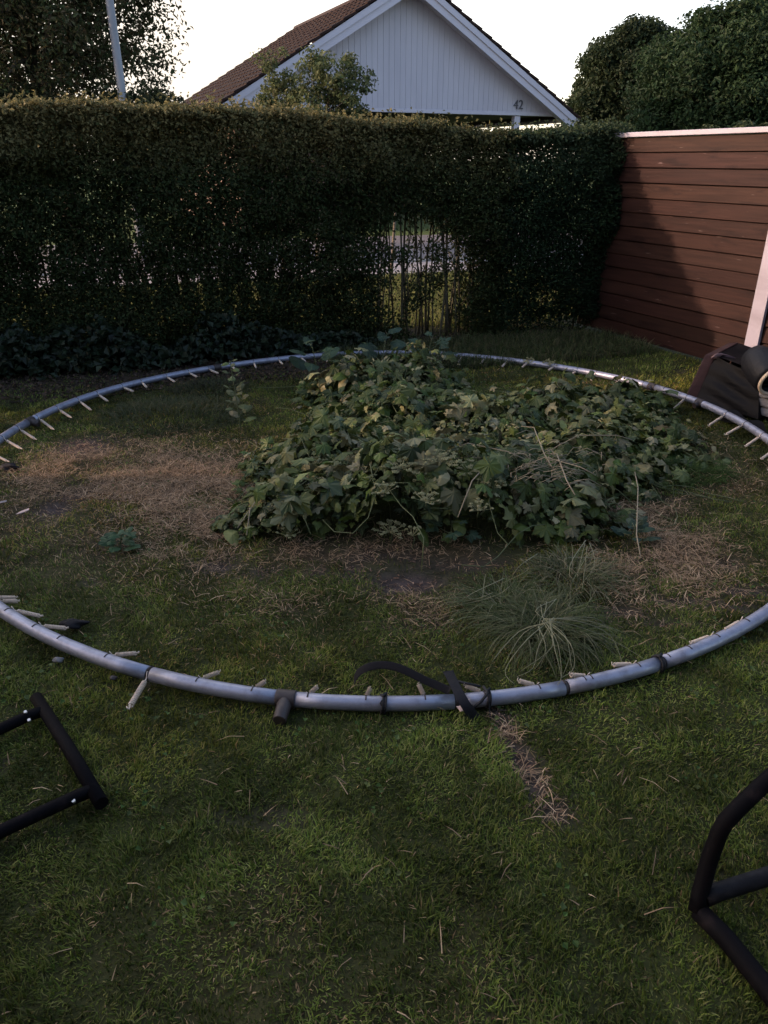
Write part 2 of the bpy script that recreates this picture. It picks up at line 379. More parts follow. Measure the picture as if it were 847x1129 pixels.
inr = 1-sstep(np.hypot(x, y-4.11), 2.0, 2.35); p_str = np.clip(.045+.05*inr+.75*st_+.2*(nf-.5)+.16*inr*sstep(fbm(x*7, y*7, 98), .35, .65), 0, .93); iss = R.random(n) < p_str
Cg = colmix(n, [(.066, .096, .016), (.092, .126, .022), (.125, .150, .032), (.048, .078, .014), (.17, .170, .06)], .22)
Cs = colmix(n, [(.25, .175, .09), (.17, .125, .06), (.32, .225, .125), (.14, .09, .05)], .28)
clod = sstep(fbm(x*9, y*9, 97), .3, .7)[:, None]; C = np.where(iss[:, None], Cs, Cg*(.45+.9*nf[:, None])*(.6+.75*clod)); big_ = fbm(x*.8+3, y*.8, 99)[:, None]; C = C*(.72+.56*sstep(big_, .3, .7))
yel = sstep(fbm(x*1.5+4, y*1.5, 95), .45, .75)[:, None]; C = C*(1+yel*np.array([.40, .18, -.05]))  # yellower patches paint brighter light into the lawn colour
L = (.014+.019*R.random(n))*(.45+1.2*tuft)*(1-.3*st_)*(1+.25*sstep(y, 5, 7)); W = .0024+.0020*R.random(n)+.0004*np.clip(yy-2, 0, 4)
swirl = 2*PI*fbm(x*2.3, y*2.3, 101)*2.2+R.normal(size=n)*1.3
lean = np.clip(.7+.5*R.normal(size=n)+.6*iss, 0, 1.45)
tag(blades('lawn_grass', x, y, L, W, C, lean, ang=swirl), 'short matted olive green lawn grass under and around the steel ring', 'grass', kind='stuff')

nw = 9000; x, y = scatter(.7, 6.6, 330, .3); k = (fbm(x*4.5, y*4.5, 161) > .60) & left_of_fence(x, y) & (heap(x, y) < .1); x, y = x[k], y[k]; n = len(x)
N = unit(np.c_[R.normal(size=n)*.4, R.normal(size=n)*.4-.15, np.ones(n)]); sz = .008+.012*R.random(n)
o = leaves('clover', np.c_[x, y, gz(x, y)+.012+.012*R.random(n)], N, sz, sz*.95, colmix(n, [(.05, .10, .025), (.075, .125, .035), (.10, .13, .05)], .2), M['leaf']); tag(o, 'small round leaved clover and weeds in patches of the lawn', 'clover', kind='stuff')
# taller strip of grass at the hedge foot and beyond the hedge
n = 60000; s = R.random(n)*8-6.5; d = .7+R.random(n)*3.6; x = HC[0]+HU[0]*s+HN[0]*d; y = HC[1]+HU[1]*s+HN[1]*d
tag(blades('verge_grass', x, y, .06+.05*R.random(n), .005+.003*R.random(n), colmix(n, [(.09, .13, .03), (.14, .16, .05), (.2, .18, .08)], .2), np.abs(R.normal(size=n)*.5)),
    'sunlit yellow green verge seen through gaps at the hedge foot', 'grass', kind='stuff')
n = 16000; s = -R.random(n)**.8*2.9+.1; d = -1.0+R.random(n)*1.0; x = HC[0]+HU[0]*s+HN[0]*d; y = HC[1]+HU[1]*s+HN[1]*d
k = left_of_fence(x, y); x, y = x[k], y[k]; n = len(x)
tag(blades('rough_grass', x, y, .06+.09*R.random(n), .003+.003*R.random(n), colmix(n, [(.035, .06, .018), (.06, .08, .03), (.12, .11, .06)], .2), np.abs(.3+R.normal(size=n)*.45), bend=.9),
    'rough uncut dark grass in the corner of hedge and red board fence', 'grass', kind='stuff')

# straw strands lying flat
cx = []; cy = []
for u, v, ru, rv, kk in STRAW+[(190, 560, 60, 22, 1), (215, 530, 60, 22, 1), (562, 812, 9, 18, 3), (578, 842, 9, 18, 3), (596, 872, 10, 18, 3), (614, 895, 14, 10, 3)]:
    c = at(u, v); rx = at(u+ru, v)[0]-c[0]; ry = (at(u, v-rv)[1]-at(u, v+rv)[1])/2; m_ = int(3000*kk*rx*ry/.1)
    cx.append(c[0]+R.normal(size=m_)*rx*.62); cy.append(c[1]+R.normal(size=m_)*ry*.62)
x = np.concatenate(cx); y = np.concatenate(cy); k = R.random(len(x)) < .15+1.5*(sstep(fbm(x*5.5, y*5.5, 6), .3, .65)); x, y = x[k], y[k]
x2, y2 = scatter(.7, 4.5, 65); x = np.r_[x, x2]; y = np.r_[y, y2]; n = len(x)
tag(blades('dry_straw', x, y, .022+.075*R.random(n)**3, .0018+.0016*R.random(n), colmix(n, [(.42, .28, .16), (.30, .20, .12), (.52, .38, .24), (.2, .14, .09)], .25),
           1.1+.35*R.random(n), z0=gz(x, y)+.010+.018*R.random(n), bend=.5), 'dry tan straw scattered over the worn patches of the lawn', 'straw', kind='stuff')
# wood chips / crumbs of soil on the bare track
cx = []; cy = []
for u, v, ru, rv, kk in SOIL:
    c = at(u, v); rx = at(u+ru, v)[0]-c[0]; ry = (at(u, v-rv)[1]-at(u, v+rv)[1])/2; m_ = int(900*kk*(rx*ry)/.01*.1)+30
    cx.append(c[0]+R.normal(size=m_)*rx*.6); cy.append(c[1]+R.normal(size=m_)*ry*.6)
x = np.concatenate(cx); y = np.concatenate(cy); n = len(x); N = unit(np.c_[R.normal(size=n)*.4, R.normal(size=n)*.4, np.ones(n)])
o = leaves('ground_litter', np.c_[x, y, gz(x, y)+.006], N, .004+.022*R.random(n)**2, .003+.005*R.random(n), colmix(n, [(.20, .12, .08), (.10, .065, .045), (.28, .18, .13), (.07, .055, .045)], .3), M['attr'])
tag(o, 'brown crumbs of bark and soil on the bare patches of lawn', 'litter', kind='stuff')
n = 9000; s = -R.random(n)*8.5; d = -.95+R.random(n)*1.3; x = HC[0]+HU[0]*s+HN[0]*d; y = HC[1]+HU[1]*s+HN[1]*d; N = unit(np.c_[R.normal(size=n)*.5, R.normal(size=n)*.5, np.ones(n)])
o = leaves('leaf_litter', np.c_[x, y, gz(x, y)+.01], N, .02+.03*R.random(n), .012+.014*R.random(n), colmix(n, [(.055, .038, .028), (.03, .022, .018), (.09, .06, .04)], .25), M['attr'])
tag(o, 'dark fallen leaves along the foot of the hedge', 'leaves', kind='stuff')

# ------------------------------------------------------------------ hedge
def hp3(s, d, z): return np.c_[HC[0]+HU[0]*s+HN[0]*d, HC[1]+HU[1]*s+HN[1]*d, z]
def hedge_keep(s, z):
    nz = fbm(s*5, z*5, 111); nz2 = fbm(s*13, z*3.2, 112); w_ = (fbm(s*2.5, z*3, 113)-.5)*.7; s0_ = s; s = s+w_; z0_ = z; z = z+(fbm(s0_*3, z*1.5, 114)-.5)*.9
    k = np.ones_like(s)
    A = sstep(s, -2.25, -2.05)*(1-sstep(s, -1.2, -1.05))*(1-sstep(z, .85, 1.25)); k = k*(1-A*(.52+.46*sstep(nz, .35, .6)))
    Bz = (1-sstep(s, -2.2, -2.05))*sstep(s, -6.0, -5.4)*sstep(z, .28, .45)*(1-sstep(z, .85, 1.15)); k = k*(1-Bz*(.03+.82*sstep(nz2, .58, .70)))
    s = s0_; z = z0_
    k = k*(1-.95*np.exp(-(((s+.55)/.13)**2+((z-.33)/.10)**2)))
    k = k*(1-.85*(sstep(s, -1.1, -.9))*(1-sstep(z, .08, .2)))
    k = k*(1-.45*sstep(s, -2.15, -1.9)*(1-sstep(s, -1.35, -1.2))*(1-sstep(z, .2, .9)))
    return k
def hedge_top(s): return 1.845+.012*(-s)-.04*sstep(s, -2, -1)+.09*(fbm(s*2.2, s*0+3, 121)-.5)+.05*(fbm(s*9, s*0+7, 122)-.5)-.045*sstep(s, -3.2, -2.2)*(1-sstep(s, -.5, -.1))
def hedge_front(s, z): return (fbm(s*1.3, z*1.6, 131)-.5)*.34+(fbm(s*5, z*5, 132)-.5)*.20+.10*sstep(z, 1.0, 0)*.5
def hedge_leaves(name, s0, s1, dens, size, cols, parent, depth_pow, top_glow):
    A = (s1-s0)*1.9; n = int(A*dens); s = s0+R.random(n)*(s1-s0); top = hedge_top(s)
    z = R.random(n)*(top+.02)
    typ = R.random(n)
    fr = hedge_front(s, z)
    d = np.where(typ < .5, fr+np.abs(R.normal(size=n))*.07, fr+R.random(n)*(.85-fr))
    d = np.where(typ > .9, .85-np.abs(R.normal(size=n))*.06, d)
    t2 = R.random(n) < .16; z = np.where(t2, top-np.abs(R.normal(size=n))*.05+.11*(R.random(n) < .07)*R.random(n)**1.5, z); d = np.where(t2, fr+R.random(n)*(.85-fr), d)
    k = R.random(n) < hedge_keep(s, z); s, d, z, top, fr, t2 = s[k], d[k], z[k], top[k], fr[k], t2[k]; n = len(s)
    P = hp3(s, d, z)+R.normal(size=(n, 3))*.01
    out = np.where((d-fr)[:, None] < .25, -np.r_[HN, 0][None], 0)+np.where((top-z)[:, None] < .2, np.array([[0, 0, 1.]]), 0)
    N = unit(out*.8+R.normal(size=(n, 3))*.75+np.array([0, 0, .25]))
    C = colmix(n, cols, .25); tt = (sstep(top-z, .55, 0)*(.35+.65*sstep(-s, .8, 3)))[:, None]*R.random((n, 1))**.6; C = C*(1-tt)+np.array(top_glow)*(1+R.normal(size=(n, 1))*.2)*tt  # warm glow along the hedge top mixed into the leaf colour
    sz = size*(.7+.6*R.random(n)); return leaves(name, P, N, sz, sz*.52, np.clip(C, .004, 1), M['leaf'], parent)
def stems(root, s0, s1, n, hmin=1.0):
    for i in range(n):
        s = s0+(s1-s0)*(i+random.random())/n; d = random.uniform(.2, .6); ln = random.uniform(-.12, .12); h = random.uniform(hmin, 1.6)
        pts = []; r = random.uniform(.006, .014)
        for k in range(6):
            t = k/5; p = hp3(np.array([s+ln*t+.02*math.sin(5*t+i)]), np.array([d+.03*math.sin(4*t+2*i)]), np.array([-.02+h*t]))[0]; pts.append(p-np.array(root.location))
        mb = MB(); mb.tube(pts, [r*(1-.5*k/5) for k in range(6)], 5)
        for j in range(3):
            t = random.uniform(.25, .9); q = Vector(pts[int(t*5)]); e = q+Vector((random.uniform(-.15, .15), random.uniform(-.1, .1), random.uniform(.12, .3)))
            mb.tube([q, (q+e)/2+Vector((0, 0, .02)), e], [r*.5, r*.4, r*.25], 4)
        mb.build('stem', M['stem'], root, True)
hl = hp3(np.array([-4.]), np.array([.4]), np.array([0.]))[0]; hr = hp3(np.array([-.4]), np.array([.4]), np.array([0.]))[0]
h1 = empty('hedge', (0, 0, 0)); tag(h1, 'long dark clipped hedge with bare see-through stems near the ground, left of the denser end', 'hedge', 'clipped hedges at the back of the garden')
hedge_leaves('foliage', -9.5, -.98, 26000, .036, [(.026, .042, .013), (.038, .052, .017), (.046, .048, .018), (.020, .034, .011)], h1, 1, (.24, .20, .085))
stems(h1, -7.0, -2.2, 44); stems(h1, -2.2, -1.0, 34, 1.2)
h2 = empty('hedge', (0, 0, 0)); tag(h2, 'dense dark green end of the hedge touching the red board fence', 'hedge', 'clipped hedges at the back of the garden')
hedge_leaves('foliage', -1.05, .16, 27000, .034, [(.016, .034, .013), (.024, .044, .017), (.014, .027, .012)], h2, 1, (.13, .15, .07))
stems(h2, -1.0, .1, 10, .8)

# undergrowth: broad dark leaves along the hedge foot
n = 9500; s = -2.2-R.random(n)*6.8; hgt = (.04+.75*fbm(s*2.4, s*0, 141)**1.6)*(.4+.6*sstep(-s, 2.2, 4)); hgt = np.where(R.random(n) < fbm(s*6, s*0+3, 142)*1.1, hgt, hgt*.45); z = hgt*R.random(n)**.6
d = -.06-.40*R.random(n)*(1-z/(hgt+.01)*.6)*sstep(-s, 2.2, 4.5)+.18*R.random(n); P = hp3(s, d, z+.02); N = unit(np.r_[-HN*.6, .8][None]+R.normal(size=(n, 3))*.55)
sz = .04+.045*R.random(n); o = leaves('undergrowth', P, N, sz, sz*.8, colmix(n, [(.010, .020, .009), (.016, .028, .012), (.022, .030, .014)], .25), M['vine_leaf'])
tag(o, 'low dark broad leaved undergrowth along the foot of the long hedge', 'undergrowth', kind='stuff')

# ------------------------------------------------------------------ trees
def tree(name, label, base, crown_c, rad3, nclump, nleaf, lsize, cols, top_h, tr=.14, group=None, clump=.28, shell=.55, trunk=True, droop=0, seed=None, cat='tree', part='crown', fill=0):
    root = empty(name, (base[0], base[1], 0)); tag(root, label, cat, group or {'tree': 'trees beyond the garden', 'bush': 'bushes beyond the hedge and fence', 'shrub': 'airy shrubs before the gable'}.get(cat))
    b = np.array([base[0], base[1], 0.]); cc = np.array(crown_c)-b; rr = np.array(rad3)
    dirs = unit(R.normal(size=(nclump, 3))); rd = shell+(1-shell)*R.random(nclump)**.6; cl = cc+dirs*rd[:, None]*rr*.86
    cl[:, 2] = np.maximum(cl[:, 2], cc[2]-rr[2]*.92)
    cs = clump*rr.mean()*(.6+.7*R.random(nclump))
    ci = R.integers(0, nclump, nleaf); u = unit(R.normal(size=(nleaf, 3)))
    q = u*(R.random((nleaf, 1))**.45)*cs[ci][:, None]*np.array([1, 1, .75]); P = cl[ci]+q; P[:, 2] -= droop*np.abs(R.random(nleaf))*.3
    P[:, 2] = np.maximum(P[:, 2], .05)
    N = unit(u*.7+R.normal(size=(nleaf, 3))*.6+np.array([0, 0, .5])); C = colmix(nleaf, cols, .2)*(.75+.5*R.random(nclump)[ci][:, None])
    sz = lsize*(.65+.7*R.random(nleaf)); leaves(part, P, N, sz, sz*.5, np.clip(C, .004, 1), M['leaf'], root)
    if fill:
        u = unit(R.normal(size=(fill, 3)))*(R.random((fill, 1))**.4)*.84; P = cc+u*rr; P[:, 2] = np.maximum(P[:, 2], .1); s2_ = lsize*1.5*(.7+.6*R.random(fill))
        leaves(part, P, unit(R.normal(size=(fill, 3))), s2_, s2_*.6, colmix(fill, cols, .2), M['leaf'], root)
    if trunk:
        mb = MB(); h = cc[2]+rr[2]*.3; pts = [(0, 0, -.05), (.03, .02, h*.3), (cc[0]*.5, cc[1]*.5, h*.65), (cc[0]*.9, cc[1]*.9, h)]
        mb.tube(pts, [tr*1.2, tr, tr*.75, tr*.3], 9); mb.build('trunk', M['bark'], root, True)
        for i in np.argsort(R.random(nclump))[:min(26, nclump)]:
            t = random.uniform(.35, .95); p0 = Vector(pts[1]).lerp(Vector(pts[3]), t); e = Vector(cl[i]); m_ = (p0+e)/2+Vector((0, 0, .1*(e-p0).length))
            mb = MB(); mb.tube([p0, m_, e], [tr*.38, tr*.22, tr*.07], 5); mb.build('limb', M['bark'], root, True)
    return root
tree('deciduous_tree', 'backlit leafy tree behind the hedge at the lamp post, sky showing through it', (-5.6, 14.2), (-6.0, 14.2, 3.7), (2.8, 2.3, 2.4), 260, 46000, .085,
     [(.035, .050, .020), (.05, .06, .025), (.07, .055, .03)], 5, clump=.2, shell=.2)
tree('bush', 'dark rounded bush under the backlit tree, left of the house roof', (-3.55, 13.4), (-3.75, 13.4, 1.85), (1.15, .9, .85), 60, 15000, .07,
     [(.03, .042, .02), (.045, .05, .025)], 2, tr=.04, clump=.3, fill=2500, cat='bush', part='foliage')
tree('bush', 'dark rounded bush at the far left below the backlit tree', (-6.0, 13.2), (-6.3, 13.2, 1.9), (1.9, .9, .95), 70, 20000, .07,
     [(.028, .042, .02), (.04, .05, .025)], 2, tr=.04, clump=.3, fill=3500, cat='bush', part='foliage')
tree('conifer_tree', 'smaller rounded dark tree right of the white gable, behind the big one', (9.2, 32), (9.5, 32, 3.4), (2.9, 2.8, 3.2), 170, 50000, .15,
     [(.018, .030, .014), (.026, .038, .017)], 5, clump=.2, shell=.6, fill=16000)
tree('conifer_tree', 'big dense dark green tree at the right edge above the fence', (10.6, 23), (11.1, 23, 3.0), (4.95, 3.4, 3.0), 420, 130000, .115,
     [(.018, .036, .015), (.028, .050, .020), (.022, .040, .016)], 5, tr=.25, clump=.16, shell=.72, fill=50000)
tree('bush', 'pale green loose bush showing over the fence below the big dark tree', (6.6, 14.6), (6.7, 14.6, 1.35), (1.9, .8, .95), 50, 8000, .08,
     [(.06, .075, .035), (.045, .06, .03)], 2, tr=.03, clump=.22, cat='bush', part='foliage')
# airy willow-leaved shrub before the house (two heads)
tree('shrub', 'airy narrow leaved green shrub before the left half of the white gable', (-1.0, 11.6), (-.72, 11.6, 2.25), (.66, .5, .80), 130, 6800, .055,
     [(.09, .11, .045), (.13, .14, .065), (.06, .085, .035)], 3, tr=.03, clump=.2, shell=.15, cat='shrub', part='foliage')
tree('shrub', 'smaller airy shrub left of the bigger one, overlapping the white bargeboard', (-1.55, 11.9), (-1.50, 11.9, 2.25), (.44, .4, .84), 80, 3900, .055,
     [(.09, .11, .045), (.12, .135, .06)], 3, tr=.025, clump=.22, shell=.15, cat='shrub', part='foliage')
tree('bush', 'low twiggy bush just above the hedge top, right of the airy shrub', (.1, 10.9), (.25, 10.9, 1.55), (.9, .5, .62), 60, 4200, .05,
     [(.05, .07, .03), (.07, .08, .04)], 2, tr=.02, clump=.2, shell=.3, cat='bush', part='foliage')

# ------------------------------------------------------------------ street lamp
lp = empty('street_lamp', (-4.02, 13.0, 0)); tag(lp, 'grey steel lamp post rising behind the hedge before the backlit tree', 'lamp post')
mb = MB(); mb.tube([(0, 0, -.1), (0, 0, .9), (0, 0, .95), (0, 0, 6.0)], [.085, .085, .073, .045], 20); mb.tube([(0, 0, 5.95), (.1, -.2, 6.1), (.3, -.5, 6.15)], .03, 10); mb.build('pole', M['pole'], lp, True)
mb = MB(); mb.tube([(.28, -.47, 6.16), (.34, -.57, 6.17), (.5, -.84, 6.16), (.55, -.92, 6.15)], [.05, .11, .1, .03], 12); mb.build('lamp_head', M['pole'], lp, True)

# ------------------------------------------------------------------ house
sx = np.array([1, .45])/math.hypot(1, .45); ang = math.atan2(.45, 1)
hb = np.array([.70, 19.95]); house = empty('house', (hb[0], hb[1], 0), ang); tag(house, 'white gabled house with brown tiled roof and carport behind the hedge, numbered 42', 'house')
HWd = 4.70; EZ = 2.58; PIT = .575; LEN = 8.5; APZ = EZ+HWd*PIT; th = math.atan(PIT); OV = .45
BT = .30  # depth of bargeboard
def roof_z(x): return APZ-abs(x)*PIT
# gable panel of vertical boards (front plane y = OV)
mb = MB(); bw = .145; xx = -HWd+.35
GB = 2.66
while xx < HWd-.35:
    x0, x1 = xx+.003, xx+bw-.003; a = roof_z(x0)-.16; b = roof_z(x1)-.16
    if min(a, b) > GB+.02: mb.prism([(x0, OV, GB), (x1, OV, GB), (x1, OV, b), (x0, OV, a)], (0, .018, 0))
    xx += bw
mb.prism([(-HWd+.45, OV+.02, GB), (HWd-.45, OV+.02, GB), (HWd-.45, OV+.02, roof_z(HWd-.45)-.17), (0, OV+.02, APZ-.17), (-HWd+.45, OV+.02, roof_z(HWd-.45)-.17)], (0, .06, 0))
gw_ = mb.build('gable_wall', M['house_white'], house)
mb = MB(); mb.box((-HWd+.3, OV-.02, GB-.085), (HWd-.3, OV+.1, GB-.002)); mb.build('gable_beam', M['house_trim'], house, bevel=.005)
# bargeboards: two stepped boards each side
for sgn in (-1, 1):
    mb = MB()
    for (t0, t1, y0) in ((-.03, -.17, -.03), (-.15, -.33, .004)):
        mb.prism([(0, y0, APZ+t0), (sgn*(HWd+.02), y0, roof_z(HWd+.02)+t0), (sgn*(HWd+.02), y0, roof_z(HWd+.02)+t1), (0, y0, APZ+t1)], (0, .03, 0))
    mb.build('bargeboard', M['house_trim'], house)
    # soffit behind bargeboard
    mb = MB(); mb.prism([(0, .034, APZ-.20), (sgn*HWd, .034, roof_z(HWd)-.20), (sgn*HWd, .034, roof_z(HWd)-.22), (0, .034, APZ-.22)], (0, OV-.04, 0)); mb.build('soffit', M['house_white'], house)
    # tiled slope: overlapping courses
    rf = MB(); nc = 17; cl_ = (HWd+.12)/math.cos(th)/nc
    mt = Matrix.Translation((0, 0, APZ)) @ Matrix.Rotation(sgn*th, 4, 'Y') @ (Matrix.Scale(-1, 4, (1, 0, 0)) if sgn < 0 else Matrix.Identity(4))
    for i in range(nc):
        yy_ = -.05; k2 = 0
        while yy_ < LEN:
            # each tile a low wave profile
            for (a, h) in ((0, .03), (.15, .012)):
                rf.prism([mt @ Vector((i*cl_, yy_+a, -.02)), mt @ Vector((i*cl_+cl_*1.12, yy_+a, .012)), mt @ Vector((i*cl_+cl_*1.12, yy_+a, .03+h)), mt @ Vector((i*cl_, yy_+a, h))], mt.to_3x3() @ Vector((0, .148 if a == 0 else .148, 0)))
            yy_ += .3
    rf.build('roof_slope', M['tile'], house)
    mb = MB(); mb.tube([(sgn*(HWd+.12), 0, EZ-.08), (sgn*(HWd+.12), LEN, EZ-.08)], .06, 10); mb.build('gutter', M['white_paint'], house, True)
mb = MB(); mb.tube([(0, -.04, APZ-.01), (0, LEN, APZ-.01)], .09, 10); mb.build('ridge', M['tile'], house, True)
mb = MB(); mb.prism([(-HWd+.5, LEN-.3, 0), (HWd-.5, LEN-.3, 0), (HWd-.5, LEN-.3, EZ-.1), (0, LEN-.3, APZ-.3), (-HWd+.5, LEN-.3, EZ-.1)], (0, .12, 0))
mb.box((-HWd+.5, OV+.1, 0), (-HWd+.7, LEN-.302, EZ-.15)); mb.box((-HWd+.705, OV+.2, 0), (-1.2, OV+.4, GB-.1)); mb.build('wall', M['brick'], house)
mb = MB(); mb.box((-1.2, OV+.09, GB-.06), (HWd-.4, LEN-.31, GB-.02)); mb.build('carport_ceiling', M['dark'], house)
mb = MB(); mb.box((3.16, OV+.02, 0), (3.33, OV+.18, GB-.087)); mb.build('column', M['house_trim'], house, bevel=.01)
fc = bpy.data.curves.new('house_number', 'FONT'); fc.body = '42'; fc.size = .30; fc.extrude = .012; fc.align_x = 'CENTER'
fo = bpy.data.objects.new('house_number', fc); COL.objects.link(fo); fo.parent = house; fo.rotation_euler = (PI/2, 0, 0); fo.location = (3.22, OV-.016, GB+.06)
bpy.context.view_layer.update(); dm = bpy.data.meshes.new_from_object(fo.evaluated_get(bpy.context.evaluated_depsgraph_get())); dl, dr_ = fo.location.copy(), fo.rotation_euler.copy()
bpy.data.objects.remove(fo); dm.materials.clear(); fo = link('house_number', dm, M['digit'], house); fo.location = dl; fo.rotation_euler = dr_

# ------------------------------------------------------------------ fence
FL = 6.2; fa = math.atan2(fence_D[1], fence_D[0])
fence = empty('board_fence', (fence_P[0], fence_P[1], 0), fa); tag(fence, 'dark reddish brown fence of overlapping horizontal boards with a pale cap', 'fence')
# local x along fence towards viewer, local -y faces garden?
gs = -1 if (-fence_D[1]*0+(np.cross([fence_D[0], fence_D[1]], [-1, -1])) < 0) else 1
mb = MB(); nb = 14; ex = 1.70/nb
for i in range(nb):
    z0 = .02+i*ex; t = random.uniform(.8, 1.15); c = (t, t*random.uniform(.94, 1.04), t*random.uniform(.94, 1.04))
    xx = -.25; j = 0
    a0 = gs*.032; a1 = gs*.020; b0 = gs*.004; b1 = gs*.004
    zb = z0+.011+random.uniform(-.002, .002)
    mb.add([(xx, a0, zb), (FL, a0, zb), (FL, a1, z0+ex), (xx, a1, z0+ex), (xx, b0, zb), (FL, b0, zb), (FL, b1, z0+ex), (xx, b1, z0+ex)],
           [(0, 1, 2, 3), (4, 7, 6, 5), (0, 4, 5, 1), (3, 2, 6, 7), (0, 3, 7, 4), (1, 5, 6, 2)], c)
mb.box((-.25, min(gs*.002, -gs*.014), .02), (FL, max(gs*.002, -gs*.014), 1.715), col=(.6, .6, .6))  # backing tinted darker to paint shadow lines into the board gaps
mb.build('boards', M['wood'], fence, attr=True)
mb = MB(); mb.box((-.25, -.055, 1.727), (FL, .055, 1.765)); mb.build('cap_board', M['white_paint'], fence, bevel=.004)
for i in range(4):
    mb = MB(); mb.box((i*1.8+.1, -gs*.015-(.09 if gs > 0 else 0), -.1), (i*1.8+.19, -gs*.015+(0 if gs > 0 else .09), 1.72)); mb.build('post', M['wood'], fence)
# white upright trim on the garden side
w0 = at(829, 378, .25)
lx = 0
for t in np.arange(0, 3, .01):
    P = np.r_[fence_P+fence_D*t, .3]; f_ = np.array([0, math.cos(PITCH), -math.sin(PITCH)]); u_ = np.array([0, math.sin(PITCH), math.cos(PITCH)]); q = P-[0, 0, CAM_H]; zz = q@f_
    if 423.5+FPX*q[0]/zz < 829: lx = t
mb = MB(); mb.box((lx, gs*.036 if gs > 0 else -.064, .02), (lx+.12, gs*.036+(.028 if gs > 0 else 0), 1.72)); o = mb.build('trim_board', M['white_paint'], fence, bevel=.003)
o['label'] = 'white upright trim board at the right end of the fence'

# ------------------------------------------------------------------ trampoline ring
TC = np.array([0, 4.11]); TR = 2.287; RT = .024; RZ = .034
tramp = empty('trampoline_frame', (TC[0], TC[1], 0)); tag(tramp, 'large galvanised steel trampoline ring lying flat on the lawn with springs hanging from it', 'trampoline')
def tang(u, v): p = at(u, v, RZ); return math.atan2(p[1]-TC[1], p[0]-TC[0])
def ring_rz(a): return RZ+.012*math.sin(2*a+1)+.006*math.sin(5*a)
def rp(a, r=TR, z=None): return Vector((r*math.cos(a), r*math.sin(a), ring_rz(a) if z is None else z))
joints = sorted([tang(*p) % (2*PI) for p in [(165, 743), (503, 768), (735, 733), (37, 468), (243, 405), (480, 394), (712, 430), (622, 752), (316, 765), (5, 508)]]+[PI*.99+.35, .05, 5.75][:1])
for i, a in enumerate(joints):
    b = joints[(i+1) % len(joints)]
    if b <= a: b += 2*PI
    n = max(4, int((b-a)/.05)); mb = MB(); rr = [RT]*(n+1)
    aa = [a+.003+(b-a-.006)*k/n for k in range(n+1)]
    mb.tube([rp(q) for q in aa], rr, 16); mb.build('rail_segment', M['galv'], tramp, True)
    # the swaged end that slides into the next tube
    mb = MB(); mb.tube([rp(b-.02), rp(b+.012)], RT*.88, 14); mb.build('rail_joint', M['bracket'], tramp, True)
# spring mesh: coil body with hooks
def spring_mesh(L):
    mb = MB(); pts = []; N_ = 15*9
    for k in range(N_+1):
        t = k/N_; q = 2*PI*15*t; pts.append((L*.16+L*.72*t, .0062*math.cos(q), .0062*math.sin(q)))
    mb.tube(pts, .0023, 5)
    mb.tube([(L*.17, 0, .005), (L*.1, 0, 0), (L*.03, 0, .002), (0, 0, .010), (-.006, 0, .016)], .002, 5)
    mb.tube([(L*.87, 0, .005), (L*.93, 0, 0), (L*.98, .003, 0), (L, 0, .006), (L*.97, -.004, .008)], .002, 5)
    return mb.mesh('spring', True)
spm = spring_mesh(.15); spm.materials.append(M['spring'])
def add_spring(base, tip):
    o = bpy.data.objects.new('spring', spm); COL.objects.link(o); o.parent = tramp
    d = Vector(tip)-Vector(base); o.location = base; o.rotation_euler = d.to_track_quat('X', 'Z').to_euler(); s = d.length/.15; o.scale = (s, 1, 1); return o
def loc(p, z=None):
    return Vector((p[0]-TC[0], p[1]-TC[1], p[2] if z is None else z))
def slot(a):
    mb = MB(); p = rp(a); t = Vector((-math.sin(a), math.cos(a), 0)); inn = Vector((-math.cos(a), -math.sin(a), 0))
    pts = [p+inn*RT*1.02*math.cos(q)+Vector((0, 0, RT*1.02*math.sin(q))) for q in np.linspace(-.4, 2.0, 7)]
    mb.tube(pts, .0022, 5); mb.build('hook', M['bracket'], tramp, True)
# far springs radially inwards, sagging to the grass
skip = [tang(*p) for p in [(395, 397), (440, 396), (780, 450), (12, 492)]]
step = .088
for k in range(72):
    a = rad(-28)+k*step
    if a > rad(205): break
    if any(abs(((a-q+PI) % (2*PI))-PI) < .03 for q in skip): continue
    ja = a+random.gauss(0, .006); sk_ = random.gauss(0, .10); L_ = random.uniform(.19, .215)
    d = Vector((-math.cos(ja+sk_), -math.sin(ja+sk_)-.75*abs(math.cos(ja)), 0)).normalized()
    b = rp(ja, TR-RT, ring_rz(ja)); p = np.array([b.x+d.x*L_+TC[0], b.y+d.y*L_+TC[1]])
    add_spring(b, (b.x+d.x*L_, b.y+d.y*L_, float(gz(p[0], p[1]))+random.uniform(.018, .032))); slot(ja)
# near springs one by one: (hook u,v) -> (tip u,v)
near = [((2, 661), (22, 663)), ((14, 672), (48, 680)), ((42, 690), (76, 693)), ((122, 720), (154, 720)), ((222, 742), (244, 740)), ((281, 752), (294, 750)),
        ((341, 758), (351, 756)), ((404, 760), (409, 757)), ((468, 759), (461, 753)), ((533, 757), (511, 755)), ((594, 752), (570, 750)), ((652, 743), (627, 744)), ((706, 732), (674, 733)),
        ((797, 703), (760, 710)), ((834, 688), (799, 695)), ((2, 655), (20, 659))]
for (hu, hv), (tu, tv) in near:
    a = tang(hu, hv+6); b = rp(a, TR-RT*.9, ring_rz(a)+.008); t = at(tu, tv, .05); add_spring(b, loc(t)); slot(a)
a = tang(164, 744); add_spring(rp(a, TR+RT*.7, .03), loc(at(141, 783, .035))).scale.yz = (1.15, 1.15); slot(a)
for u, v in ((78, 703), (640, 745), (757, 716), (620, 752), (736, 726)): slot(tang(u, v))
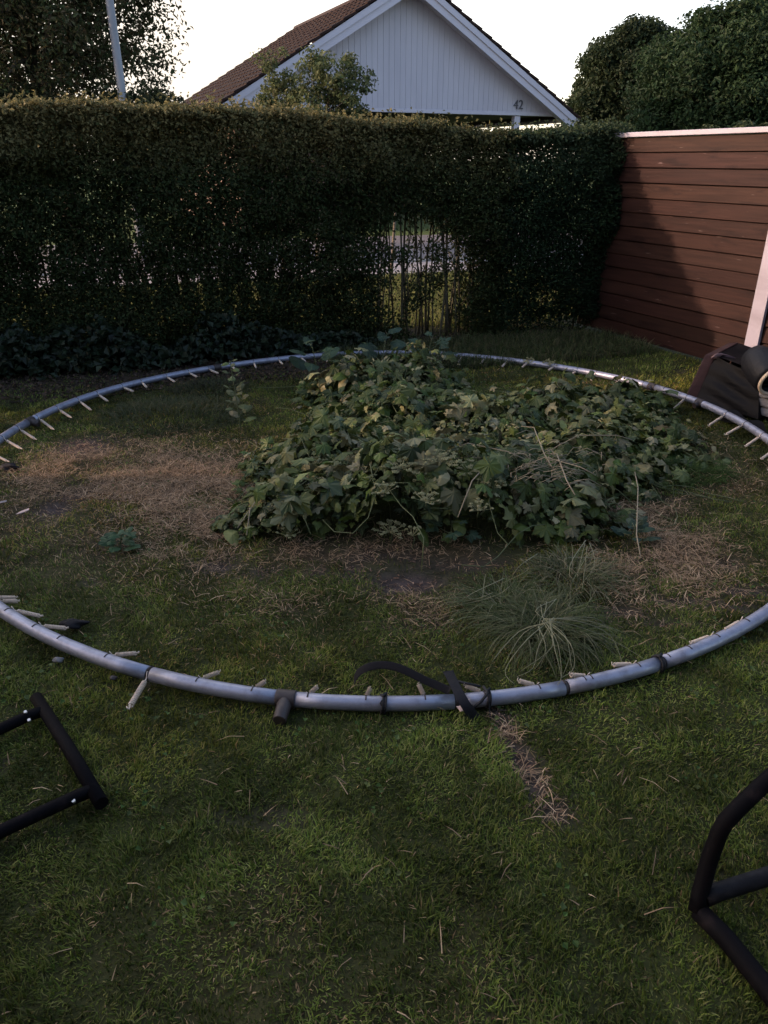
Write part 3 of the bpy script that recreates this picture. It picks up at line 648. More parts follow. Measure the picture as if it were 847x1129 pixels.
# leg sockets: dark saddle with a stub
def bracket(a, stub=True, outward=True, L_=.075, name='leg_socket'):
    mb = MB(); c = [rp(a+q) for q in (-.0135, -.007, 0, .007, .0135)]; mb.tube(c, RT*1.17, 14)
    if stub:
        o_ = Vector((math.cos(a), math.sin(a), 0))*(1 if outward else -1); p = rp(a)+Vector((0, 0, -.002))
        mb.tube([p+o_*.012, p+o_*(.012+L_)+Vector((0, 0, -.012))], [.024, .021], 14)
    return mb.build(name, M['bracket'], tramp, True, bevel=.002)
bracket(tang(316, 765))
bracket(tang(40, 467), True, False, .05); bracket(tang(243, 405), False); bracket(tang(712, 430), True, False, .03); bracket(tang(772, 447), True, False, .04)
bracket(tang(8, 520), True, False, .06)

# cord ties around the ring
def tie(name, label, a, tail=None, wid=.004):
    root = empty(name, tuple(rp(a)+Vector((TC[0], TC[1], 0)))); tag(root, label, 'cord', 'black cords tied round the ring')
    t = Vector((-math.sin(a), math.cos(a), 0)); o_ = Vector((math.cos(a), math.sin(a), 0)); mb = MB()
    for sh in (-.004, .004):
        mb.tube([t*(sh+.004*math.sin(q))+(o_*math.cos(q)+Vector((0, 0, math.sin(q))))*(RT+.004) for q in np.linspace(0, 2*PI, 15)[:-1]], wid, 6, closed=True)
    mb.tube([Vector((0, 0, RT+.004)), Vector((.008, .004, RT+.014)), Vector((.0, -.004, RT+.01)), Vector((-.008, .006, RT+.006))], wid*1.2, 6)
    if tail:
        mb.tube([Vector(q) for q in tail], wid*.8, 6)
    mb.build('cord_loop', M['black_cord'], root, True); return root
tie('cord_tie', 'thin black cord tied round the ring with its tail hanging, right of the black strap', tang(537, 766), [(0, -.02, .02), (.004, -.03, -.0), (.006, -.036, -.025), (.008, -.075, -.03)], .0035)
tie('cord_tie', 'black knot with a small metal ring tied on the near tube, left of the strap', tang(423, 768), [(0, -.01, .028), (-.01, -.02, .02), (.004, -.03, .0)], .004)
tie('cord_tie', 'black cord wound once round the near right tube beside four pale springs', tang(731, 734), None, .0045)

# black webbing strap
def ribbon(name, m, pts, width, parent, side=None, thick=.003):
    pts = [Vector(p) for p in pts]; mb = MB(); n = len(pts); vs = []
    for i, p in enumerate(pts):
        t = (pts[min(i+1, n-1)]-pts[max(i-1, 0)]).normalized(); s_ = side[i] if isinstance(side, list) else side; s_ = Vector(s_); s_ = (s_-t*s_.dot(t)).normalized(); nn_ = t.cross(s_).normalized()
        for a_, b_ in ((-1, -1), (1, -1), (1, 1), (-1, 1)): vs.append(p+s_*a_*width/2+nn_*b_*thick/2)
    fs = [(0, 1, 2, 3), tuple(4*(n-1)+k for k in (3, 2, 1, 0))]
    for i in range(n-1):
        for k in range(4): fs.append((4*i+k, 4*i+(k+1) % 4, 4*i+4+(k+1) % 4, 4*i+4+k))
    mb.add(vs, fs); o = mb.build(name, m, parent, True); s2 = o.modifiers.new('s', 'SUBSURF'); s2.levels = 2; s2.render_levels = 2; return o
st = empty('strap', tuple(at(505, 768, 0))); tag(st, 'wide black webbing strap looped over the near ring and arching across the grass', 'strap'); so_l = np.array(st.location)
def sp_(u, v, z): return tuple(at(u, v, z)-so_l)
ribbon('strap_loop', M['webbing'], [sp_(391, 752, .012), sp_(392, 744, .045), sp_(402, 736, .075), sp_(420, 732, .09), sp_(438, 735, .09), sp_(455, 743, .075), sp_(470, 751, .06), sp_(486, 757, .05), sp_(496, 762, .045)], .028, st, (0, .6, .8))
ribbon('strap_wrap', M['webbing'], [sp_(494, 740, .030), sp_(498, 748, .055), sp_(503, 758, .068), sp_(509, 770, .066), sp_(516, 781, .045), sp_(521, 788, .018), sp_(524, 792, .005)], .036, st, (.8, .3, 0))
mb = MB(); mb.tube([sp_(520, 782, .03), sp_(531, 773, .045), sp_(538, 764, .062), sp_(533, 757, .06)], .005, 7); mb.tube([sp_(530, 757, .055), sp_(508, 752, .055), sp_(500, 750, .05)], .004, 7); mb.build('strap_tail', M['black_cord'], st, True)
mb = MB(); mb.prism([sp_(503, 779, .03), sp_(510, 778, .034), sp_(513, 783, .026), sp_(508, 785, .024)], (0, -.002, .003)); mb.build('care_tag', M['paper'], st)

# black rags caught by the ring on the left
def clump(name, label, cat, m, c, r, h, seed):
    rr = random.Random(seed); mb = MB(); n = 14; k = 8; vs = []; fs = []
    for j in range(k):
        ph = PI*j/(k-1)
        for i in range(n):
            q = 2*PI*i/n; s_ = 1+.35*math.sin(3*q+seed+j)+.25*rr.uniform(-1, 1); vs.append((r[0]*math.sin(ph)*math.cos(q)*s_, r[1]*math.sin(ph)*math.sin(q)*s_, h*.5*(1-math.cos(ph))))
    for j in range(k-1):
        for i in range(n): fs.append((j*n+i, j*n+(i+1) % n, (j+1)*n+(i+1) % n, (j+1)*n+i))
    mb.add(vs, fs); o = mb.build(name, m, None, True); o.location = c; s2 = o.modifiers.new('s', 'SUBSURF'); s2.levels = 1; s2.render_levels = 1; tag(o, label, cat); return o
p = at(82, 692, 0); clump('black_rag', 'crumpled black scrap on the grass by two springs at the near left of the ring', 'rag', M['webbing'], (p[0], p[1], .0), (.05, .022), .035, 3)
p = at(12, 520, 0); clump('black_rag', 'small black scrap hanging at the far left edge of the ring', 'rag', M['webbing'], (p[0], p[1], .0), (.05, .03), .05, 5)

# ------------------------------------------------------------------ loose leg frames
def tubes(root, name, m, pts, r, n=14):
    mb = MB(); o_ = np.array(root.location); mb.tube([tuple(np.array(p)-o_) for p in pts], r, n); return mb.build(name, m, root, True)
z = .03
lf = empty('leg_frame', tuple(at(80, 830, 0))); tag(lf, 'straight dark tube with two side rails lying on the lawn at the left edge', 'metal frame', 'loose black tube frames')
tubes(lf, 'crossbar', M['tube_black'], [at(40, 769, z), at(76, 825, z), at(112, 886, z)], .019)
tubes(lf, 'rail', M['tube_black'], [at(50, 783, z), at(32, 789, z), at(0, 804, z), at(-90, 845, z)], .017)
tubes(lf, 'rail', M['tube_black'], [at(102, 871, z), at(85, 878, z), at(0, 917, z), at(-90, 960, z)], .0175)
def bolt(root, u, v, z):
    mb = MB(); p = at(u, v, z)-np.array(root.location); mb.tube([p, p+np.array([0, -.003, .008])], .0048, 8); mb.build('bolt', M['bolt'], root, True)
bolt(lf, 29, 786, .045); bolt(lf, 33, 795, .028); bolt(lf, 82, 884, .03)
mb = MB(); 
rf_ = empty('leg_frame', tuple(at(790, 1000, 0))); tag(rf_, 'black bent tube frame standing up at the bottom right corner', 'metal frame', 'loose black tube frames')
tubes(rf_, 'bent_tube', M['tube_black'], [at(768, 1006, .03), at(772, 985, .06), at(783, 945, .14), at(793, 918, .20), at(800, 906, .23), at(812, 893, .25), at(840, 866, .29), at(875, 835, .34), at(930, 790, .42)], .0185, 16)
tubes(rf_, 'crossbar', M['tube_grey'], [at(776, 990, .05), at(790, 984, .055), at(847, 966, .07), at(930, 940, .09)], .020, 16)
tubes(rf_, 'rail', M['tube_black'], [at(770, 1004, .03), at(800, 1034, .03), at(847, 1092, .03), at(900, 1160, .03)], .022, 16)

# ------------------------------------------------------------------ pile by the fence
# tilted box wrapped in black sheet
def quad_grid(A, B, C_, D, nu, nv, off):
    vs = []
    for j in range(nv+1):
        for i in range(nu+1):
            s_, t = i/nu, j/nv; P = (A*(1-s_)+B*s_)*(1-t)+(D*(1-s_)+C_*s_)*t; vs.append(P+off(s_, t))
    fs = [(j*(nu+1)+i, j*(nu+1)+i+1, (j+1)*(nu+1)+i+1, (j+1)*(nu+1)+i) for j in range(nv) for i in range(nu)]
    return vs, fs
bl = at(766, 443, .03); br = at(836, 462, .02); tl = at(789, 392, .34); tr_ = at(838, 410, .30)
back = np.array([.26, .24, .03])
box = empty('wrapped_box', (float(bl[0]), float(bl[1]), 0)); tag(box, 'tilted black box with a brown narrow side leaning between the ring and the fence', 'box'); bo = np.array(box.location)
side_v = np.array([-.065, .02, .0])
mb = MB(); nrm = unit(np.cross(br-bl, tl-bl)); 
if nrm[1] > 0: nrm = -nrm
wr = lambda s_, t: nrm*(.012*math.sin(7*s_+3*t*5)*math.sin(PI*s_)+.010*math.sin(19*t+5*s_)*t)+np.array([0, 0, -.02*math.sin(PI*s_)*t])
vs, fs = quad_grid(bl-bo, br-bo, tr_-bo, tl-bo, 14, 12, wr); mb.add(vs, fs)
vs, fs = quad_grid(tl-bo, tr_-bo, tr_-bo+back, tl-bo+back, 14, 8, lambda s_, t: np.array([0, 0, -.03*math.sin(PI*s_)*math.sin(PI*t)])); mb.add(vs, fs)
vs, fs = quad_grid(br-bo, br-bo+back*[1, 1, 0], tr_-bo+back, tr_-bo, 8, 8, lambda s_, t: 0*back); mb.add(vs, fs)
vs, fs = quad_grid(bl-bo+back*[1, 1, 0], br-bo+back*[1, 1, 0], tr_-bo+back, tl-bo+back, 4, 4, lambda s_, t: 0*back); mb.add(vs, fs)
mb.build('black_sheet', M['box_plastic'], box, True)
mb = MB(); A_ = Vector(bl-bo+side_v*1.1); B_ = Vector(bl-bo+[0, 0, -.02]); C2 = Vector(tl-bo+[0, 0, .01]); D_ = Vector(tl-bo+side_v+[0, 0, .0]); mb.prism([A_, B_, C2, D_], tuple(back*.98)); mb.build('side_panel', M['box_side'], box, bevel=.006)
mb = MB()
for q in range(5):
    a_ = np.array(tl-bo)+[.0+.01*q, -.01, .0]; mb.tube([a_+[-.03, 0, -.015], a_+[0, 0, .012+.004*(q % 2)], a_+[.04, .02, .0], a_+[.06+.01*q, .01, -.02]], .006, 6)
mb.build('gathered_corner', mat('brownish_fold', (.16, .10, .10), .6), box, True)
# limp black sheet edges at the foot of the box
mb = MB(); vs, fs = quad_grid(at(806, 452, .05)-bo, at(842, 468, .04)-bo, at(850, 478, .015)-bo, at(795, 462, .01)-bo, 12, 5, lambda s_, t: np.array([0, 0, .014*math.sin(9*s_+4*t)])); mb.add(vs, fs); mb.build('sheet_hem', M['box_plastic'], box, True)

# rolled mat with cream edging, standing on/behind the box
c0 = at(854, 420, .33); ax = unit(np.array([-.12, .8, .30])); rm = empty('rolled_mat', tuple(c0)); tag(rm, 'black roll with a cream edge lying on the box at the right edge', 'mat')
x_ = unit(np.cross(ax, [0, 0, 1])); y_ = np.cross(x_, ax)
def circ(c, r, n=28, sx_=1., sy_=1.): return [tuple(np.array(c)+(x_*math.cos(q)*sx_+y_*math.sin(q)*sy_)*r) for q in np.linspace(0, 2*PI, n, endpoint=False)]
mb = MB(); rs = [(.0, .098), (.03, .110), (.10, .113), (.20, .106), (.26, .085), (.28, .03)]; n = 28
for i, (t, r) in enumerate(rs): mb.v += circ(ax*t, r, n); mb.c += [(1, 1, 1)]*n
for i in range(len(rs)-1):
    for k_ in range(n): mb.f.append((i*n+k_, i*n+(k_+1) % n, (i+1)*n+(k_+1) % n, (i+1)*n+k_))
o_ = len(mb.v); mb.v += circ(ax*.10, .082, n); mb.c += [(1, 1, 1)]*n
for k_ in range(n): mb.f.append((o_+k_, o_+(k_+1) % n, (k_+1) % n, k_))
mb.f.append(tuple(o_+k_ for k_ in range(n))); mb.build('roll', M['mat_black'], rm, True)
mb = MB(); mb.tube([Vector(p_) for p_ in circ(ax*-.004, .092, 36)], .0115, 8, closed=True); mb.build('edging', M['cream'], rm, True)
mb = MB(); mb.tube([Vector(p_) for p_ in circ(ax*.05, .065, 30)], .006, 6, closed=True); mb.tube([Vector(p_) for p_ in circ(ax*.06, .045, 30)], .006, 6, closed=True); mb.build('inner_layer', M['webbing'], rm, True)
# folded pale cloth stack
fcx = at(846, 464, .02); cl0 = empty('folded_cloth', (float(fcx[0])+.12, float(fcx[1])+.14, 0), -.35); tag(cl0, 'pale grey folded cloth stacked beside the black box at the right edge', 'cloth')
for i in range(3):
    mb = MB(); sxx, syy = .16-.006*i, .11
    vs, fs = quad_grid(np.array([-sxx, -syy, 0]), np.array([sxx, -syy, 0]), np.array([sxx, syy, 0]), np.array([-sxx, syy, 0]), 12, 8, lambda s_, t: np.array([.01*math.sin(9*t+i), .01*math.sin(11*s_+i), .008*math.sin(8*s_+5*t+i)]))
    mb.add([v+np.array([0, 0, .02+i*.065]) for v in vs], fs); o = mb.build('fold', M['cloth'], cl0, True); so2 = o.modifiers.new('so', 'SOLIDIFY'); so2.thickness = .055; so2.offset = 1
    bv = o.modifiers.new('b', 'BEVEL'); bv.width = .018; bv.segments = 3

# ------------------------------------------------------------------ vine heap
LOBE = []
def lobed():
    pts = []; tips = [(-2.5, .62), (-1.25, .88), (0, 1.0), (1.25, .88), (2.5, .62)]; sin_ = [(-1.9, .60), (-.62, .70), (.62, .70), (1.9, .60)]
    allp = [(PI, .12)]+sorted(tips+sin_, key=lambda q: q[0]); extra = []
    for q, r in allp:
        extra.append((q, r))
        if r > .6 and q != PI: extra += [(q-.22, r*.80), (q+.22, r*.80)]
    extra = [extra[0]]+sorted(extra[1:], key=lambda q: q[0])
    for q, r in extra: pts.append((r*math.cos(q), r*math.sin(q)))
    return np.array(pts)
LP = lobed()
THREE = np.array([(r_*math.cos(q_), r_*math.sin(q_)) for q_, r_ in [(PI, .15), (-2.5, .5), (-1.75, .62), (-1.35, .78), (-.95, .60), (-.55, .62), (-.2, .86), (0, 1.0), (.2, .86), (.55, .62), (.95, .60), (1.35, .78), (1.75, .62), (2.5, .5)]])
OV_ = np.array([((.95*math.cos(q_)), .62*math.sin(q_)*(1-.25*math.cos(q_))) for q_ in np.linspace(-PI, PI, 13)[:-1]])
def big_leaves(name, P, N, T, Sz, C, m, parent, outline=LP, cup=.18):
    n = len(P); T = unit(T-N*(T*N).sum(1)[:, None]); B = np.cross(N, T); k = len(outline)
    cupv = cup*(.4+1.2*R.random((n, 1))); V = [P+N*(Sz*.05)[:, None]]
    r2 = (outline**2).sum(1)
    for j in range(k):
        a, b = outline[j]; V.append(P+(T*a+B*b)*Sz[:, None]*.5-N*Sz[:, None]*.5*(cupv*r2[j]+.06*math.sin(j*2.4)))
    V = np.stack(V, 1).reshape(-1, 3); i = np.arange(n)*(k+1); Fs = []
    for j in range(k): Fs.append(np.stack([i, i+1+j, i+1+(j+1) % k], 1))
    Cv = np.repeat(C, k+1, 0); 
    vein = np.tile(np.r_[[1.25], np.full(k, 1.)], n)[:, None]
    return link(name, npmesh(name, V, [np.concatenate(Fs)], Cv*vein), m, parent)
vh = empty('vine_heap', (0, 4.2, 0)); tag(vh, 'large heap of lobed green vine leaves inside the far half of the steel ring', 'vines')
vo = np.array([0, 4.2, 0.])
n = 34000; x = R.random(n)*3.9-1.5; y = 2.9+R.random(n)*3.4; h = heap(x, y); k = (h > .02+.10*R.random(n)**2) & (R.random(n) < .2+.8*fbm(x*4, y*4, 151)); x, y, h = x[k], y[k], h[k]
k = np.arange(len(x)) < 8500; x, y, h = x[k], y[k], h[k]; n = len(x)
z = h*(1-.75*R.random(n)**2.2)+.03*R.normal(size=n); z = np.maximum(z, .03)
e = .04; gxh = (heap(x+e, y)-heap(x-e, y))/(2*e); gyh = (heap(x, y+e)-heap(x, y-e))/(2*e)
N = unit(np.c_[-gxh*.8, -gyh*.8, np.ones(n)]+R.normal(size=(n, 3))*.48); T = np.c_[-gxh, -gyh, -np.ones(n)*.3]+R.normal(size=(n, 3))*.7
bt = R.random(n); C = colmix(n, [(.040, .062, .015), (.062, .090, .020), (.085, .112, .028), (.056, .080, .036)], .22)
bright = (bt > .93)[:, None]; C = np.where(bright, colmix(n, [(.07, .12, .025), (.09, .13, .03)], .15), C)
pale = ((bt < .42*fbm(x*2, y*2, 171)+.12) & (z > h*.72))[:, None]; C = C*.85; C = np.where(pale, colmix(n, [(.16, .165, .075), (.22, .21, .125), (.19, .17, .085), (.13, .155, .055)], .2), C)  # top leaves paler, sky sheen painted into their colour
Sz = .038+.15*R.random(n)**2.2; z = z+(R.random(n) < .12)*R.random(n)*.12
typ = R.random(n); PV = np.c_[x, y, z]-vo; k1 = typ < .5; k2 = (typ >= .5) & (typ < .72); k3 = typ >= .72
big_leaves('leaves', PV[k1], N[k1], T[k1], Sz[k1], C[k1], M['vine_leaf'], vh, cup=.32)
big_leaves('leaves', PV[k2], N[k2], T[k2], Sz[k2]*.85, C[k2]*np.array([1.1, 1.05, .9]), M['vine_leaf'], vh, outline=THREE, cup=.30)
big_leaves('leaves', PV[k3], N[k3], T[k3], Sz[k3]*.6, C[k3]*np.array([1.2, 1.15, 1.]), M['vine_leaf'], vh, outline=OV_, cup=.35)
# thin stalks running through the heap
mb = MB()
for i in range(170):
    k_ = random.randrange(n); p0 = np.array([x[k_], y[k_]]); q = random.uniform(0, 2*PI); pts = []
    for j in range(7):
        c = float(heap(np.array([p0[0]]), np.array([p0[1]]))[0]); pts.append(np.array([p0[0], p0[1], max(.02, c*random.uniform(.75, 1.06))])-vo); q += random.gauss(0, .45); p0 = p0+np.array([math.cos(q), math.sin(q)])*.09
    mb.tube(pts, .0022, 4)
mb.build('stalks', mat('green_stalk', (.09, .11, .04), .6), vh, True)
for (u0, v0, u1, v1, hh) in [(262, 582, 300, 545, .12), (272, 590, 275, 560, .1), (505, 570, 530, 520, .34), (590, 505, 680, 480, .36), (560, 520, 640, 515, .37), (700, 520, 702, 590, .2), (600, 500, 625, 530, .36), (470, 505, 560, 498, .38), (575, 470, 600, 500, .38)]:
    mb = MB(); a_ = at(u0, v0, hh*.7)-vo; b_ = at(u1, v1, hh)-vo; mb.tube([a_, (a_+b_)/2+np.array([.01, .02, .05]), b_, b_+(b_-a_)*.15+np.array([.02, 0, -.04])], .0026, 5); mb.build('dry_stem', M['dry'], vh, True)
for i in range(90):
    mb = MB(); c = at(random.gauss(600, 34), random.gauss(515, 11), .33)-vo; q = random.uniform(0, PI); L_ = random.uniform(.02, .08); d_ = np.array([math.cos(q), math.sin(q)*.5, random.uniform(-.3, .3)])*L_; mb.tube([c-d_, c+np.array([0, 0, .02]), c+d_], .0016, 4); mb.build('twig', M['dry'], vh, True)

# broad-leaved shoots at the far end of the heap
def oval():
    q = np.linspace(-PI, PI, 13)[:-1]; return np.c_[.95*np.cos(q)+.0, .62*np.sin(q)*(1-.25*np.cos(q))]
OV_ = oval()
def shoot(name, label, u, v, hgt, lv, size, cols, outline, lean=(0, 0), cat='plant', stem_r=.006, up=.6):
    b = at(u, v, 0); root = empty(name, (b[0], b[1], float(gz(b[0], b[1])))); tag(root, label, cat); mb = MB(); P = []; N = []; T = []
    pts = [(lean[0]*(t**1.4), lean[1]*(t**1.4), hgt*t) for t in np.linspace(0, 1, 7)]; mb.tube(pts, [stem_r*(1-.6*t) for t in np.linspace(0, 1, 7)], 6)
    for i in range(lv):
        t = .15+.85*(i+.5)/lv; p = np.array([lean[0]*t**1.4, lean[1]*t**1.4, hgt*t]); q = i*2.4+random.uniform(-.4, .4); d = np.array([math.cos(q), math.sin(q), .35]); s_ = size*(1.1-.6*t)
        e_ = p+d*s_*.55; mb.tube([p, e_], stem_r*.35, 4); P.append(e_+d*s_*.3); T.append(d+[0, 0, -.5]); N.append(unit(np.array([-d[0]*.3, -d[1]*.3-.25, up+.4])+R.normal(size=3)*.2))
    n = len(P); C = colmix(n, cols, .15)
    big_leaves('leaves', np.array(P), np.array(N), np.array(T), size*(.7+.5*R.random(n))*np.linspace(1.1, .6, n), C, M['vine_leaf'], root, outline); mb.build('stem', mat('shoot_stem', (.08, .10, .045), .6), root, True); return root
GR = [(.05, .085, .04), (.07, .105, .055), (.045, .075, .04)]
shoot('broad_leaved_shoot', 'shoot with large oval blue green leaves rising in front of the far rail', 352, 425, .34, 8, .21, GR, OV_, (-.05, 0))
shoot('broad_leaved_shoot', 'broad leaved dark shoot behind the heap, covering the far rail', 420, 412, .30, 9, .2, [(.03, .055, .035), (.04, .07, .04)], OV_, (.05, .1))
shoot('broad_leaved_shoot', 'low blue green lobed shoot near the far rail, right of the middle', 470, 405, .26, 8, .18, [(.04, .07, .04), (.05, .085, .05)], LP, (.05, 0))
shoot('weed', 'upright pale spiky weed at the left end of the vine heap', 266, 478, .46, 22, .075, [(.09, .11, .045), (.16, .15, .08), (.07, .10, .03)], OV_, (-.03, 0), stem_r=.005)
shoot('weed', 'low leafy weed on the worn lawn left of the heap', 132, 604, .09, 14, .08, [(.035, .075, .03), (.05, .09, .04)], OV_, (.02, 0))
shoot('weed', 'small dark leafy weed on the straw right of the heap', 698, 598, .10, 9, .09, [(.018, .045, .025), (.03, .055, .03)], OV_, (0, 0))
shoot('weed', 'single lobed seedling at the near edge of the heap, above the bare soil', 497, 598, .12, 6, .11, [(.035, .065, .035)], LP, (0, -.02))

def umbel(label, u, v, z, r, n_um, stem_to=None):
    if 420 < v < 570 and u < 660:      # stand just proud of the leaves there
        for _ in range(12):
            c = at(u, v, z); z = .5*z+.5*(float(heap(c[:1], c[1:2])[0])+.02)
    c = at(u, v, z); root = empty('flowering_weed', (float(c[0]), float(c[1]), float(gz(c[0], c[1])))); tag(root, label, 'flower', 'umbel seed heads in and around the vine heap'); zz_ = z-root.location.z; mb = MB(); ms = MB(); ms.tube([(.03, .22, .01), (.02, .18, zz_*.45), (.005, .05, max(zz_-.09, .02)), (0, 0, zz_-.03)] if z > .12 and v < 570 else [(0, 0, 0), (.01, .01, zz_*.5), (0, 0, zz_-.03)], .0025, 5)
    for i in range(n_um):
        q = 2.4*i; rr = r*math.sqrt((i+.5)/n_um); h_ = zz_-.35*rr*rr/r+random.uniform(-.014, .014); q += random.uniform(-.5, .5); rr *= random.uniform(.8, 1.2); p = np.array([rr*math.cos(q), rr*math.sin(q), h_]); mb.tube([(0, 0, zz_-.035), tuple(p)], .0010, 4)
        for j in range(random.randint(5, 13)):
            qq = 2.4*j; r2_ = r*.17*math.sqrt(j/13); f_ = p+np.array([r2_*math.cos(qq), r2_*math.sin(qq), .004*random.random()]); s_ = random.uniform(.0028, .0045)
            mb.add([f_+[s_, 0, 0], f_+[-s_*.5, s_*.9, 0], f_+[-s_*.5, -s_*.9, 0], f_+[0, 0, s_], f_-[0, 0, s_]], [(0, 1, 3), (1, 2, 3), (2, 0, 3), (1, 0, 4), (2, 1, 4), (0, 2, 4)])
    mb.build('flower_head', M['flower'], root); ms.build('stem', mat('umbel_stem', (.10, .12, .05), .7), root, True)
umbel('pale umbel seed head left of the middle on the near slope of the vine heap', 443, 508, .36, .085, 30)
umbel('pale umbel seed head at the middle of the vine heap, higher of two neighbours', 487, 500, .40, .09, 32)
umbel('small umbel seed head between the two large ones, lower down', 462, 522, .34, .05, 16)
umbel('pale umbel seed head right of the middle, beside dry stems', 517, 512, .38, .07, 24)
for u, v, z, r_, n_, lb in [(400, 497, .36, .06, 18, 'pale umbel seed head on the upper left of the heap, left of the larger ones'), (545, 530, .34, .06, 18, 'pale umbel seed head below the dry stems at the middle of the heap'),
        (470, 545, .26, .065, 20, 'pale umbel seed head halfway down the near slope of the heap'), (500, 470, .40, .05, 16, 'small umbel seed head near the crest of the heap'), (565, 468, .38, .05, 16, 'small umbel seed head at the crest, above the dry stems'),
        (350, 505, .34, .05, 16, 'small umbel seed head on the left shoulder of the heap'), (640, 478, .32, .055, 16, 'umbel seed head on the right shoulder of the heap'), (528, 555, .26, .05, 14, 'small umbel seed head low right of the middle of the heap'), (425, 535, .30, .055, 18, 'umbel seed head on the left of the near slope of the heap')]:
    umbel(lb, u, v, z, r_, n_)
umbel('umbel seed head low at the near foot of the heap', 430, 579, .10, .075, 26)
umbel('small umbel seed head low at the left near foot of the heap', 318, 583, .08, .055, 16)
umbel('small umbel seed head low at the near foot, left of the lobed seedling', 455, 583, .10, .04, 12)
umbel('greenish umbel flower standing alone behind the far rail, left one of two', 583, 396, .10, .055, 20)
umbel('greenish umbel flower standing alone behind the far rail, right one of two', 606, 398, .08, .06, 20)

# ------------------------------------------------------------------ grass tussocks
def tussock(label, u, v, r, n, L0, cols, seedk=.25, flop=1.0):
    c = at(u, v, 0); root = empty('grass_tussock', (float(c[0]), float(c[1]), 0)); tag(root, label, 'grass tussock', 'grass tussocks inside the ring')
    q = R.random(n)*2*PI; rr = r*.75*np.sqrt(R.random(n)); x = rr*np.cos(q); y = rr*np.sin(q)*.8; ang_ = q+R.normal(size=n)*1.15
    L = L0*(.5+.6*R.random(n)); lean = .15+.65*rr/r+.45*R.random(n); W = .0026+.0045*R.random(n)**2; C = colmix(n, cols, .2); z0 = gz(x+c[0], y+c[1])
    # long arching blades of four segments
    up = np.array([0, 0, 1.]); d = np.c_[np.cos(ang_), np.sin(ang_), np.zeros(n)]; sd_ = np.c_[-np.sin(ang_), np.cos(ang_), np.zeros(n)]; P = np.c_[x, y, z0]; rings = [P-sd_*W[:, None]*.5, P+sd_*W[:, None]*.5]; V = [rings[0], rings[1]]; l_ = lean[:, None].copy()
    for j in range(5):
        P = P+(up*np.cos(l_)+d*np.sin(l_))*(L/5)[:, None]; P[:, 2] = np.maximum(P[:, 2], z0+.008+.01*R.random(n)); l_ = l_+flop*(.25+.25*R.random((n, 1))); wj = W*(1-.18*(j+1))
        V += [P-sd_*wj[:, None]*.5, P+sd_*wj[:, None]*.5]
    V = np.stack(V, 1).reshape(-1, 3); i = np.arange(n)*12; Fs = [np.stack([i+2*j, i+2*j+1, i+2*j+3, i+2*j+2], 1) for j in range(5)]
    link('blades', npmesh('blades', V, [np.concatenate(Fs)], np.repeat(C, 12, 0)), M['grass'], root)
TG = [(.05, .075, .022), (.07, .095, .03), (.085, .11, .045), (.10, .115, .06)]
tussock('long green arching grass tussock just inside the near right of the ring', 598, 698, .20, 1300, .23, TG+[(.12, .12, .06), (.2, .19, .11)])
tussock('paler loose grass tussock between the near tussock and the vine heap', 630, 640, .20, 600, .20, TG+[(.2, .18, .11), (.24, .21, .13)])
tussock('flattened pale tips of grass at the left of the near tussock', 552, 672, .16, 420, .24, TG+[(.2, .2, .12)])
tussock('thin wispy grass inside the far left of the ring', 190, 462, .62, 1700, .13, [(.045, .062, .03), (.06, .075, .035), (.10, .10, .06)], flop=.8)
tussock('low wispy grass at the far left rail behind the upright weed', 235, 432, .4, 700, .12, [(.04, .05, .026), (.07, .072, .04)], flop=.8)
tussock('coarse green tuft near the right edge of the vine heap', 750, 520, .34, 1500, .13, [(.045, .08, .02), (.06, .10, .025)], flop=.8)

# bleached flopping strands at the front of the near tussock
c = at(600, 690, 0); stw = empty('dead_grass_bunch', (float(c[0]), float(c[1]), 0)); tag(stw, 'pale dead grass stalks flopping forward from the near tussock onto the rail', 'dead grass')
for (pts) in [[(605, 688, .16), (585, 708, .13), (575, 735, .05), (574, 748, .03)], [(605, 688, .17), (597, 712, .14), (588, 738, .06)], [(606, 686, .17), (612, 712, .15), (615, 740, .07), (619, 752, .06)], [(607, 686, .17), (618, 708, .15), (622, 735, .08), (623, 750, .07)],
              [(603, 690, .17), (575, 700, .12), (545, 728, .04)], [(610, 686, .16), (640, 690, .15), (668, 705, .08), (700, 738, .03)], [(612, 684, .17), (655, 680, .14), (700, 702, .05)], [(600, 665, .2), (606, 680, .2), (604, 700, .17)], [(612, 663, .19), (606, 672, .2), (604, 690, .18)],
              [(640, 600, .24), (636, 625, .2), (634, 655, .1)], [(642, 600, .25), (640, 630, .15), (638, 650, .08)], [(585, 610, .2), (575, 625, .16), (560, 640, .08)], [(660, 610, .16), (640, 615, .2), (620, 640, .1)], [(545, 655, .1), (520, 660, .06), (500, 664, .03)], [(560, 645, .12), (530, 655, .08), (512, 668, .03)]]:
    for rep in range(2):
        jt = lambda: random.gauss(0, 5); P_ = [Vector(at(u+jt()*(1.6+.6*k_), v+jt()*.6, max(.01, z_*(1-.25*random.random())))-np.array(stw.location)) for k_, (u, v, z_) in enumerate(pts)]
        Q_ = []
        for i_ in range(len(P_)-1):
            a_, b_, c_, d_ = P_[max(i_-1, 0)], P_[i_], P_[i_+1], P_[min(i_+2, len(P_)-1)]
            for t in (0, .25, .5, .75): Q_.append(.5*((2*b_)+(c_-a_)*t+(2*a_-5*b_+4*c_-d_)*t*t+(3*b_-a_-3*c_+d_)*t**3))
        Q_.append(P_[-1]); m_ = len(Q_); mb = MB(); r0 = random.uniform(.0012, .002)
        mb.tube(Q_, [r0*(1-.7*k_/m_) for k_ in range(m_)], 5); mb.build('stalk', M['bleached'], stw, True)

